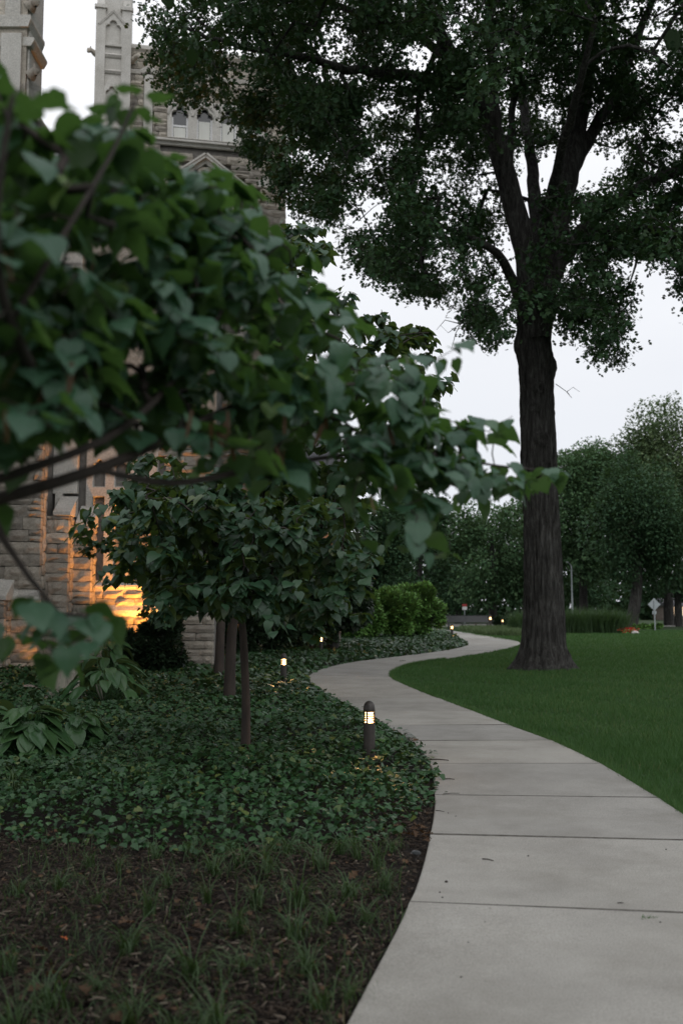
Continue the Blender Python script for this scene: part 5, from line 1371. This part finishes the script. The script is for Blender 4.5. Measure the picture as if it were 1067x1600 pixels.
for q in range(5): strip('back_slat', .20 + q * .03, .54 + q * .09, .222 + q * .03, .61 + q * .09, .025)
strip('top_rail', .34, 1.02, .46, 1.03, .05)
for u in (-.95, -.5, 0, .5, .95):
    x_, y_ = arcpt(u); g_ = Geo(); g_.box((x_ - .03, y_ - .24, 0), (x_ + .03, y_ - .19, .41)); g_.box((x_ - .03, y_ + .17, 0), (x_ + .03, y_ + .22, .41)); g_.box((x_ - .03, y_ - .26, .36), (x_ + .03, y_ + .24, .41))
    g_.tube([(x_, y_ + .21, .36), (x_, y_ + .40, 1.0)], .03, 6); g_.obj('leg_frame', M['bench'], bench)

# back of a diamond road sign
sb = P(1023, 986, 69.0); sg_ = thing('road_sign', (sb[0], 69, 0), 'grey back of a diamond-shaped road sign on a thin post beyond the lawn', 'sign')
zc = P(1023, 944.5, 69)[2]; g = Geo(); g.box((-.03, -.03, -.1), (.03, .03, zc + .3)); g.obj('post', M['steel'], sg_)
g = Geo(); s_ = .31; Mx = Matrix.Translation((0, .045, zc)) @ Matrix.Rotation(math.radians(45), 4, 'Y'); g.box((-s_, -.008, -s_), (s_, .008, s_), Mx); g.obj('sign_plate', M['steel'], sg_)
g = Geo(); g.box((-.14, .035, zc - .68), (.14, .05, zc - .44)); g.obj('lower_plate', M['steel'], sg_)

# slender pale lamp post behind the tall grass
pb = P(894.5, 984, 80.0); pl = thing('lamp_post', (pb[0], 80, 0), 'slender pale pole with a short bent top behind the tall grasses', 'lamp post')
zt_ = P(894, 884, 80)[2]; g = Geo(); g.lathe([(.12, -.05), (.12, .3), (.085, .35), (.07, zt_ * .5), (.05, zt_)], 12); g.obj('pole', M['steel'], pl)
g = Geo(); g.tube([(0, 0, zt_ - .02), (-.10, 0, zt_ + .10), (-.30, 0, zt_ + .30)], [.035, .03, .025], 7); g.box((-.42, -.05, zt_ + .27), (-.26, .05, zt_ + .33)); g.obj('lamp_arm', M['steel'], pl)
# second pale pole at the right edge
pb = P(1058, 984, 95.0); pl2 = thing('utility_post', (pb[0], 95, 0), 'short pale blue-grey post at the right edge beyond the diamond sign', 'post')
z_ = P(1058, 945, 95)[2]; g = Geo(); g.lathe([(.10, -.05), (.10, z_ - .05), (.07, z_)], 10); g.obj('post_shaft', M['steel'], pl2); g = Geo(); g.lathe([(.12, z_), (.12, z_ + .06), (.02, z_ + .12)], 10); g.obj('post_cap', M['steel'], pl2)
# small red and white sign
pb = P(726, 985, 86.0); pl3 = thing('small_sign', (pb[0], 86, 0), 'tiny red and white sign on a post behind the middle of the bench', 'sign')
z_ = P(726, 946, 86)[2]; g = Geo(); g.box((-.03, -.03, -.05), (.03, .03, z_ + .1)); g.obj('post', M['steel'], pl3)
g = Geo(); g.box((-.20, -.055, z_ - .38), (.20, -.035, z_ - .1)); g.obj('lower_panel', M['white'], pl3); g = Geo(); g.box((-.20, -.055, z_ - .09), (.20, -.035, z_ + .12)); mr = simple('red_paint', [(0.3, (.35, .03, .03)), (.7, (.42, .05, .04))], 4, .5, 0.0); g.obj('upper_panel', mr, pl3)

# pale house glimpsed under the far trees, one window lit
hb_ = P(1052, 983, 122.0); ho_ = thing('house', (hb_[0], 122, 0), 'pale house with a lit window glimpsed under the trees at the right edge', 'building')
g = Geo(); g.box((-.6, 0, 0), (9, 6, 1.75)); g.obj('wall', M['rock'], ho_)
g = Geo(); g.prism([(-.5, 1.76), (6.5, 1.76), (3, 2.7)], -.9, 9.4, 'x'); g.obj('roof', M['slate'], ho_)
for x_ in (.1, 1.6, 3.2):
    g = Geo(); g.box((x_ - .55, -.05, .5), (x_ + .55, .04, 1.7)); w_ = g.obj('window', M['frame'], ho_)
    g = Geo(); g.box((x_ - .47, -.06, .58), (x_ + .47, -.052, 1.62)); g.obj('pane', M['lit_window'] if x_ < 2 else M['glass'], w_)

# ------------------------------------------------------------------ plants of the bed and the lawn's far edge
def blades(base, n, h, spread, w, arch, seg=4, hv=.3):
    """arching blades from one foot"""
    V, Fc, t = [], [], []; b = 0
    for q in range(n):
        a = rng.random() * 6.28; L = h * (1 - hv + 2 * hv * rng.random()); ar = arch * (.3 + 1.1 * rng.random()); o_ = np.array([rng.normal(0, spread), rng.normal(0, spread), 0])
        dirv = np.array([math.cos(a), math.sin(a), 0]); sd = np.array([-math.sin(a), math.cos(a), 0]); pts = []
        ang = math.radians(86 - 16 * rng.random()); p_ = base + o_
        for k in range(seg + 1):
            pts.append(p_.copy()); p_ = p_ + (dirv * math.cos(ang) + np.array([0, 0, 1]) * math.sin(ang)) * L / seg; ang -= ar / seg * (1 + .5 * k)
        tw = rng.normal(0, .5); sdt = sd * math.cos(tw) + dirv * math.sin(tw)
        for k in range(seg):
            wk = w * (1 - (k / seg) ** 2 * .8); V += [pts[k] - sdt * wk / 2, pts[k] + sdt * wk / 2]
        V.append(pts[-1]); tt = rng.random()
        for k in range(seg - 1): Fc += [(b + 2 * k, b + 2 * k + 1, b + 2 * k + 3), (b + 2 * k, b + 2 * k + 3, b + 2 * k + 2)]
        Fc.append((b + 2 * seg - 2, b + 2 * seg - 1, b + 2 * seg)); b += 2 * seg + 1; t += [tt] * (2 * seg + 1)
    return np.array(V), np.array(Fc), np.array(t)
TUFT = []
for q in range(6):
    v, f, t = blades(np.zeros(3), 34 + 4 * q, .21 + .02 * q, .020, .0062, 1.25 + .3 * q, 5, .45)
    TUFT.append(mesh_np('grass_tuft', v, f, M['tuft'], False, t))
TP = [(500, 1368, 1.15), (590, 1365, .9), (465, 1425, 1.1), (420, 1375, 1.0), (375, 1362, 1.0), (335, 1375, .8), (240, 1352, .8), (140, 1360, .75), (185, 1372, .6), (262, 1392, .7),
      (545, 1410, .8), (600, 1402, .75), (520, 1455, 1.0), (575, 1450, .8), (460, 1478, 1.0), (400, 1425, .9), (95, 1400, .75), (30, 1412, .7), (150, 1425, .65), (235, 1438, .9), (325, 1418, .7),
      (372, 1468, .8), (200, 1500, 1.0), (300, 1545, 1.1), (380, 1530, .9), (80, 1590, 1.2), (205, 1620, 1.1), (335, 1640, 1.2), (150, 1560, .5), (480, 1530, .8), (505, 1590, .8),
      (10, 1530, .9), (545, 1575, .6), (555, 1348, .9), (450, 1345, .9), (530, 1340, .7), (420, 1342, .8), (270, 1640, 1.0), (20, 1640, 1.0), (360, 1340, .8), (300, 1345, .7), (610, 1335, .5)]
ORD = ['leftmost', 'second from the left', 'third from the left', 'fourth from the left', 'fifth from the left', 'sixth from the left', 'seventh from the left', 'eighth from the left', 'ninth from the left', 'tenth from the left', 'eleventh from the left', 'twelfth from the left', 'thirteenth from the left', 'fourteenth from the left', 'fifteenth from the left']
BANDS = [(1353, 'growing through the front rim of the ivy'), (1400, 'just in front of the ivy rim'), (1452, 'a step in front of the ivy'), (1535, 'midway down the dark mulch'), (9999, 'low down in the bottom mulch')]
def band(py): return next(i_ for i_, (lim, _) in enumerate(BANDS) if py < lim)
rank = {}
for bi in range(len(BANDS)):
    row_ = sorted([q for q in range(len(TP)) if band(TP[q][1]) == bi], key=lambda q: TP[q][0])
    for i_, q in enumerate(row_): rank[q] = (bi, i_, len(row_))
for q, (px, py, s) in enumerate(TP):
    b = G(px, py); o_ = obj_me('grass_tuft', TUFT[q % 6], None, (b[0], b[1], .02), (rng.normal(0, .06), rng.normal(0, .06), rng.random() * 6.28), (s * (.9 + .3 * rng.random()), s * (.9 + .3 * rng.random()), s * (.8 + .45 * rng.random())))
    bi, i_, n_ = rank[q]; w_ = 'rightmost' if i_ == n_ - 1 else ORD[i_]
    tag(o_, ('big' if s > 1.05 else 'small' if s < .75 else 'thin') + ' grass tuft ' + BANDS[bi][1] + ', ' + w_, 'grass tuft', 'grass tufts dotted over the mulch bed')
# blades standing out of the ivy
for q, (px, py, s, w_) in enumerate([(190, 1215, 1.0, 'nearest to the large hosta'), (235, 1222, .9, 'rightmost one'), (215, 1240, .8, 'middle one, lowest'), (20, 1262, 1.1, 'by the left edge')]):
    b = G(px, py); o_ = obj_me('grass_tuft', TUFT[q], None, (b[0], b[1], .10), (0, 0, rng.random() * 6.28), (1.4 * s, 1.4 * s, 1.3 * s))
    tag(o_, 'loose tuft of long blades rising out of the shaded ivy, ' + w_, 'grass tuft', 'long blades in the ivy')

# hostas with ribbed leaves
HOSTA_P = [(0.0, .03), (.06, .13), (.16, .25), (.32, .34), (.50, .35), (.68, .28), (.84, .16), (.94, .07), (1.0, .005)]
def hosta_mesh():
    cols = 6; V, Fs, uv = [], [], []; w = 2 * cols + 1; dr = .22 + .26 * rng.random()
    for s, h in HOSTA_P:
        for c in range(-cols, cols + 1):
            q = c / cols; V.append((q * h, s - .04 * abs(q), .22 * abs(q) * h + .012 * (1 if c % 2 else -1) * min(1, h * 5) - dr * s * s + .012 * math.sin(s * 9 + c))); uv.append((.5 + q * h, s))
    for j in range(len(HOSTA_P) - 1):
        for c in range(w - 1):
            a = j * w + c; Fs += [(a, a + 1, a + w + 1), (a, a + w + 1, a + w)]
    return mesh_np('leaf', np.array(V), np.array(Fs), M['hosta'], False, None, np.array(uv))
HOS = [hosta_mesh() for _ in range(4)]
def hosta(px, py, d, n, size, h, label, narrow=1.0):
    b = P(px, py, d); t_ = thing('hosta_plant', (b[0], d, .03), label, 'plant', 'ribbed hostas before the stone hall')
    g_ = Geo()
    for q in range(n):
        a = 2.4 * q + rng.normal(0, .2); f_ = (q + .5) / n; rad = (.08 + .34 * f_) * size / .3; z = h * (1 - .55 * f_) * (.85 + .3 * rng.random())
        foot = Vector((rad * .15 * math.cos(a), rad * .15 * math.sin(a), 0)); e_ = Vector((rad * math.cos(a), rad * math.sin(a), z))
        g_.tube([foot, (foot + e_) / 2 + Vector((0, 0, z * .12)), e_], [.008, .007, .005], 5)
        pt = math.radians(rng.normal(2 + 24 * f_, 10)); tt = (math.cos(a) * math.cos(pt), math.sin(a) * math.cos(pt), -math.sin(pt)); nn = (math.cos(a) * math.sin(pt) + rng.normal(0, .14), math.sin(a) * math.sin(pt) + rng.normal(0, .14), math.cos(pt))
        o_ = bpy.data.objects.new('leaf', HOS[rng.integers(4)]); s = size * (.75 + .45 * rng.random())
        o_.matrix_local = Matrix.Translation(e_) @ frame(tt, nn).to_4x4() @ Matrix.Diagonal((s * narrow, s, s, 1)); o_.parent = t_; COL.objects.link(o_)
    tag(g_.obj('stalks', M['hosta'], t_), kind='stuff')
hosta(45, 1198, 10.0, 92, .24, .60, 'large hosta with ribbed leaves at the left edge beside the ivy')
hosta(122, 1165, 11.3, 54, .22, .44, 'hosta spreading right of the large one below the old stump')
hosta(168, 1080, 16.2, 34, .42, .75, 'darker tall hosta behind and right of the old stump', .7)
hosta(-30, 1150, 12.0, 26, .32, .45, 'hosta cut by the left edge behind the large one')
hosta(172, 1000, 22.0, 18, .40, .9, 'shaded hosta close to the lit wall', .7)

# old stump, leaning stick, stones
stb = P(100, 1098, 17.2); st = thing('tree_stump', (stb[0], 17.2, 0), 'weathered grey tree stump with a jagged top among the hostas', 'stump')
nz_, na_ = 22, 40; V = []
for j in range(nz_):
    for k in range(na_):
        a = 2 * math.pi * k / na_; f_ = j / (nz_ - 1); hmax = .55 + .16 * max(0, math.cos(a - 1.2)) + .12 * mnoise.noise((math.cos(a) * 2, math.sin(a) * 2, 3)) + .04 * math.sin(a * 7)
        z = f_ * max(hmax, .25); r = .27 + .22 * math.exp(-z / .16) * (.6 + .5 * math.sin(a * 5 + .6)) - .10 * f_ + .03 * (1 - 2 * abs(mnoise.noise((math.cos(a) * 5, math.sin(a) * 5, z * 1.5))))
        V.append((r * math.cos(a), r * math.sin(a), z))
V += [(0, 0, .25)]
fs = [(j * na_ + k, j * na_ + (k + 1) % na_, (j + 1) * na_ + (k + 1) % na_, (j + 1) * na_ + k) for j in range(nz_ - 1) for k in range(na_)] + [((nz_ - 1) * na_ + k, (nz_ - 1) * na_ + (k + 1) % na_, nz_ * na_) for k in range(na_)]
g = Geo(); g.add(V, fs); g.obj('stump_wood', M['stump'], st, smooth=True)
def stick(pts, r, label, m_=None, name='twig', cat='twig', group=None, seg=6):
    pts = np.array(pts, float); c = pts[0].copy(); g_ = Geo(); g_.tube(pts - c, r, seg)
    return tag(g_.obj(name, m_ or M['twig'], None, c, smooth=True), label, cat, group)
stick([P(166, 1106, 16.4) * [1, 1, 0], P(158, 1085, 16.5), P(152, 1070, 16.6)], [.05, .045, .03], 'pale broken stick leaning beside the stump', M['stump'], 'stick', 'stick')
def rock(px, py, d, s, label, m_, name='stone', sink=.1):
    b = P(px, py, d); bm = bmesh.new(); bmesh.ops.create_icosphere(bm, subdivisions=3, radius=1)
    sd = rng.random(3) * 20
    for v_ in bm.verts:
        n_ = mnoise.noise(v_.co * 1.3 + Vector(sd)) * .25 + mnoise.noise(v_.co * 3.5 + Vector(sd)) * .07; v_.co *= 1 + n_
        v_.co = Vector((v_.co.x * s[0], v_.co.y * s[1], max(v_.co.z, -.4) * s[2]))
    for f_ in bm.faces: f_.smooth = True
    me = bpy.data.meshes.new(name); bm.to_mesh(me); bm.free(); me.materials.append(m_)
    return tag(obj_me(name, me, None, (b[0], d, s[2] * (.4 - sink)), (0, 0, rng.random() * 6)), label, 'stone')
rock(46, 1082, 18.6, (.22, .18, .16), 'brownish stone left of the stump', M['rock'])
rock(4, 1072, 19.2, (.20, .16, .16), 'grey-brown stone at the left edge behind the hostas', M['rock'])
rock(421, 1021, 35.5, (.10, .10, .26), 'small pale upright stone in the ivy behind the redbud trunks', M['lime'])
rock(20, 1612, 3.75, (.085, .08, .07), 'smooth grey-green stone peeking in at the bottom left corner', M['moss_rock'])
rock(992, 991, 61.5, (.28, .2, .14), 'pale stone beside the red flowers', M['lime'])

# fine low grass coming up between the mulch chips
n = 4200; d_ = 3.5 + 4.6 * rng.random(n); x_ = (-.40 + .46 * rng.random(n)) * d_; clump_ = np.sin(x_ * 4.1 + 1.7 * np.sin(d_ * 2.3)) * np.sin(d_ * 3.7 + x_)
k = inside(bed_pts, x_, d_) & ~inside(ivy_poly, x_, d_) & (clump_ > -.15); p = np.c_[x_[k], d_[k], np.full(k.sum(), .015)]; n = len(p); a = rng.random(n) * 6.28; el = np.radians(25 + 50 * rng.random(n))
T = np.stack([np.cos(a) * np.cos(el), np.sin(a) * np.cos(el), np.sin(el)], 1); N = np.stack([-np.cos(a) * np.sin(el), -np.sin(a) * np.sin(el), np.cos(el)], 1)
bv = np.array([(-.5, 0, 0), (.5, 0, 0), (.42, .4, .06), (-.42, .4, .06), (.25, .75, -.02), (-.25, .75, -.02), (0, 1, -.16)]); bf = np.array([(0, 1, 2), (0, 2, 3), (3, 2, 4), (3, 4, 5), (5, 4, 6)])
L_ = .06 + .12 * rng.random(n) ** 1.5
V, Fc, t, _ = scatter(bv, bf, p, T, N, np.stack([np.full(n, .005), L_, L_], 1)); tag(obj_np('low_grass', V, Fc, M['tuft'], tint=t * .97), kind='stuff')

# landscape spotlight stub in the mulch near the path
sb = G(648, 1352); sp_ = thing('garden_spotlight', (sb[0], sb[1], 0), 'small dark garden spotlight with a silvery cap in the mulch by the path edge', 'spotlight')
g = Geo(); g.lathe([(.012, -.03), (.012, .05), (.026, .055), (.030, .075)], 14); g.obj('stake', M['bronze'], sp_)
g = Geo(); g.lathe([(.026, .076), (.030, .080), (.028, .087), (.010, .091)], 18); g.obj('cap', M['bench'], sp_, rot=(.15, .1, 0))

# tall ornamental grass: clumps in a row behind the oak
for q, (px, d, h_, lab) in enumerate([(812, 62, 1.35, 'clump of tall grass showing just left of the oak trunk'), (836, 63, 1.3, 'clump of tall grass hidden behind the oak trunk'), (886, 63, 1.42, 'first clump of tall grass right of the oak trunk'),
                                     (906, 62.5, 1.48, 'second clump of tall grass right of the oak trunk'), (926, 63, 1.42, 'middle clump of tall grass in the row right of the oak'), (946, 62.5, 1.46, 'clump of tall grass left of the row’s last one'.replace('’', "'")), (966, 62.5, 1.4, 'last clump of tall grass beside the red flowers')]):
    b = P(px, 990, d); v, f, t = blades(np.array([0., 0, 0]), 560, h_ * 1.15, .30, .022, .75, 5, .22)
    o_ = obj_me('tall_grass_clump', mesh_np('tall_grass_clump', v, f, M['reed'], False, t), None, (b[0], d, 0)); tag(o_, lab, 'tall grass', 'tall ornamental grass clumps in a row behind the oak')
# pale low cover along the far bend of the path
n = 9000; dd = 53 + 17 * rng.random(n); px_r = 718 + 95 * rng.random(n); pp_ = np.array([P(a, 985, d)[:2] for a, d in zip(px_r, dd)])
k = ~inside(path_poly, pp_[:, 0], pp_[:, 1]) & (pp_[:, 1] > 57.5 - (pp_[:, 0] - 8) * .6) & (dist_to_line(pp_, Rs) > .25); pp_ = pp_[k]; n = len(pp_)
T = np.stack([rng.normal(0, .35, n), rng.normal(0, .35, n), np.ones(n)], 1); N = np.stack([rng.normal(0, 1, n), -np.abs(rng.normal(0, 1, n)), .2 * np.ones(n)], 1)
v_ = np.array([(-.5, 0, 0), (.5, 0, 0), (.3, .6, .04), (-.3, .6, .04), (0, 1, .15)]); f_ = np.array([(0, 1, 2), (0, 2, 3), (3, 2, 4)])
V, Fc, t, _ = scatter(v_, f_, np.c_[pp_, np.zeros(n)], T, N, np.stack([.05 + .03 * rng.random(n), .28 + .22 * rng.random(n), np.full(n, .3)], 1))
tag(obj_np('pale_ground_cover', V, Fc, M['cover'], tint=t), kind='stuff')
# red bedding flowers
fb = P(981, 990, 62.0); fl = thing('flower_clump', (fb[0], 62, 0), 'patch of bright red flowers at the end of the tall grass', 'flowers')
n = 320; p = np.stack([rng.normal(0, .22, n), rng.normal(0, .18, n), .06 + .26 * rng.random(n)], 1)
T = rng.normal(0, 1, (n, 3)); N = np.stack([rng.normal(0, .6, n), -np.abs(rng.normal(0, 1, n)), np.ones(n)], 1)
V, Fc, t, _ = scatter(*OVAL_LEAF, p, T, N, .10 + .06 * rng.random(n)); tag(link(bpy.data.objects.new('blossoms', mesh_np('blossoms', V, Fc, M['red'], False, t)), fl), kind='stuff')
V, Fc, t, _ = scatter(*OVAL_LEAF, p * [1.05, 1.05, .7], -T, N, .10 + .06 * rng.random(n)); tag(link(bpy.data.objects.new('foliage', mesh_np('foliage', V, Fc, M['shrub'], False, t)), fl), kind='stuff')

# ------------------------------------------------------------------ litter on the path and in the mulch
def twig_on_path(px0, px1, r, label):
    a, b = G(*px0, ZP), G(*px1, ZP); m_ = (a + b) / 2; n_ = np.array([-(b - a)[1], (b - a)[0], 0]) * .06
    stick([a + [0, 0, r], m_ + n_ + [0, 0, r * 1.6], b + [0, 0, r]], [r, r * .9, r * .6], label, None, 'twig', 'twig', 'twigs dropped on the path', 5)
twig_on_path((671, 1188), (701, 1189), .007, 'brown twig on the path right of the ivy corner, the longest one')
twig_on_path((694, 1218), (710, 1218.5), .005, 'short twig on the path near the ivy corner')
twig_on_path((692, 1241), (718, 1240), .003, 'thin twig on the path at the joint beside the ivy corner')
twig_on_path((753, 1343), (771, 1346), .004, 'dark curved twig near the middle of a near slab')
twig_on_path((964, 1412), (974, 1412), .003, 'tiny twig above the nearest joint right of centre')
twig_on_path((680, 1267), (694, 1269), .003, 'thin twig crossing the left path edge below the ivy corner')
twig_on_path((624, 1033), (634, 1033), .008, 'dark twig on the far bend of the path')
dv, df, duv = leaf_grid([(0.0, .03), (.15, .10), (.28, .34), (.4, .12), (.55, .40), (.68, .12), (.8, .2), (1, .01)], 1, .25, .1, .06)
DL = [mesh_np('dead_leaf', dv + rng.normal(0, .03, dv.shape), df, M['dead'], False, None, duv) for _ in range(4)]
def dead_leaf(px, py, s, label, z, group, i_=0):
    b = G(px, py, z); o_ = obj_me('dead_leaf', DL[i_ % 4], None, (b[0], b[1], z + .012), (rng.normal(0, .3), rng.normal(0, .3), rng.random() * 6.28), (s, s, s)); tag(o_, label, 'dead leaf', group)
for q, (px, py) in enumerate([(634, 1155), (628, 1152), (640, 1156), (622, 1150), (645, 1160), (616, 1147)]):
    dead_leaf(px, py, .10, 'curled brown leaf at the ivy rim where it meets the path', ZP, 'curled brown leaves at the ivy rim', q)
for q, (px, py) in enumerate([(655, 1300), (648, 1308), (662, 1306), (640, 1298), (652, 1292), (634, 1304), (664, 1314), (645, 1290), (658, 1309), (630, 1294), (650, 1301), (657, 1297)]):
    dead_leaf(px, py, .075, 'rusty oak leaf heaped in the mulch corner between ivy and path', .05, 'rusty oak leaves in the mulch corner', q)
MLV = sorted([(135, 1560), (75, 1490), (95, 1525), (210, 1445), (40, 1555), (175, 1590), (300, 1450), (560, 1365), (395, 1395), (250, 1560)])
for q, (px, py) in enumerate(MLV):
    dead_leaf(px, py, .09, 'brown leaf lying on the dark mulch among the tufts, ' + (ORD[q] if q < 9 else 'rightmost'), .05, 'brown leaves scattered on the mulch', q)
mo = simple('orange_petal', [(0.3, (.45, .09, .02)), (.7, (.55, .13, .03))], 4, .6, 0.0)
b = G(105, 1472, .06); o_ = obj_me('orange_leaf', mesh_np('orange_leaf', dv, df, mo, False, None, duv), None, (b[0], b[1], .07), (.2, .3, 1), (.05,) * 3); tag(o_, 'single bright orange leaf scrap on the dark mulch', 'leaf')
for q, (px, py) in enumerate([(697, 1379), (687, 1395), (691, 1403), (731, 1474), (825, 1338), (1031, 1442), (1040, 1328), (757, 1442), (765, 1421), (720, 1528), (905, 1421), (712, 1276), (700, 1271)]):
    b = G(px, py, ZP); s = .010 if q == 0 else .006; g_ = Geo(); g_.lathe([(s * .6, 0), (s, s * .5), (s * .5, s * 1.1)], 6); tag(g_.obj('debris_crumb', M['twig'], None, (b[0], b[1], ZP)), 'dark crumb of debris lying on a pale slab', 'debris', 'dark crumbs on the path')
# weed in the nearest joint
wb = G(1012, 1435, ZP); v, f, t = blades(np.zeros(3), 26, .035, .018, .005, 1.3, 3)
o_ = obj_me('weed', mesh_np('weed', v, f, M['blade'], False, t), None, (wb[0], wb[1], .02), None, (1.4, .8, 1)); tag(o_, 'tiny green weed growing in the nearest path joint', 'weed')
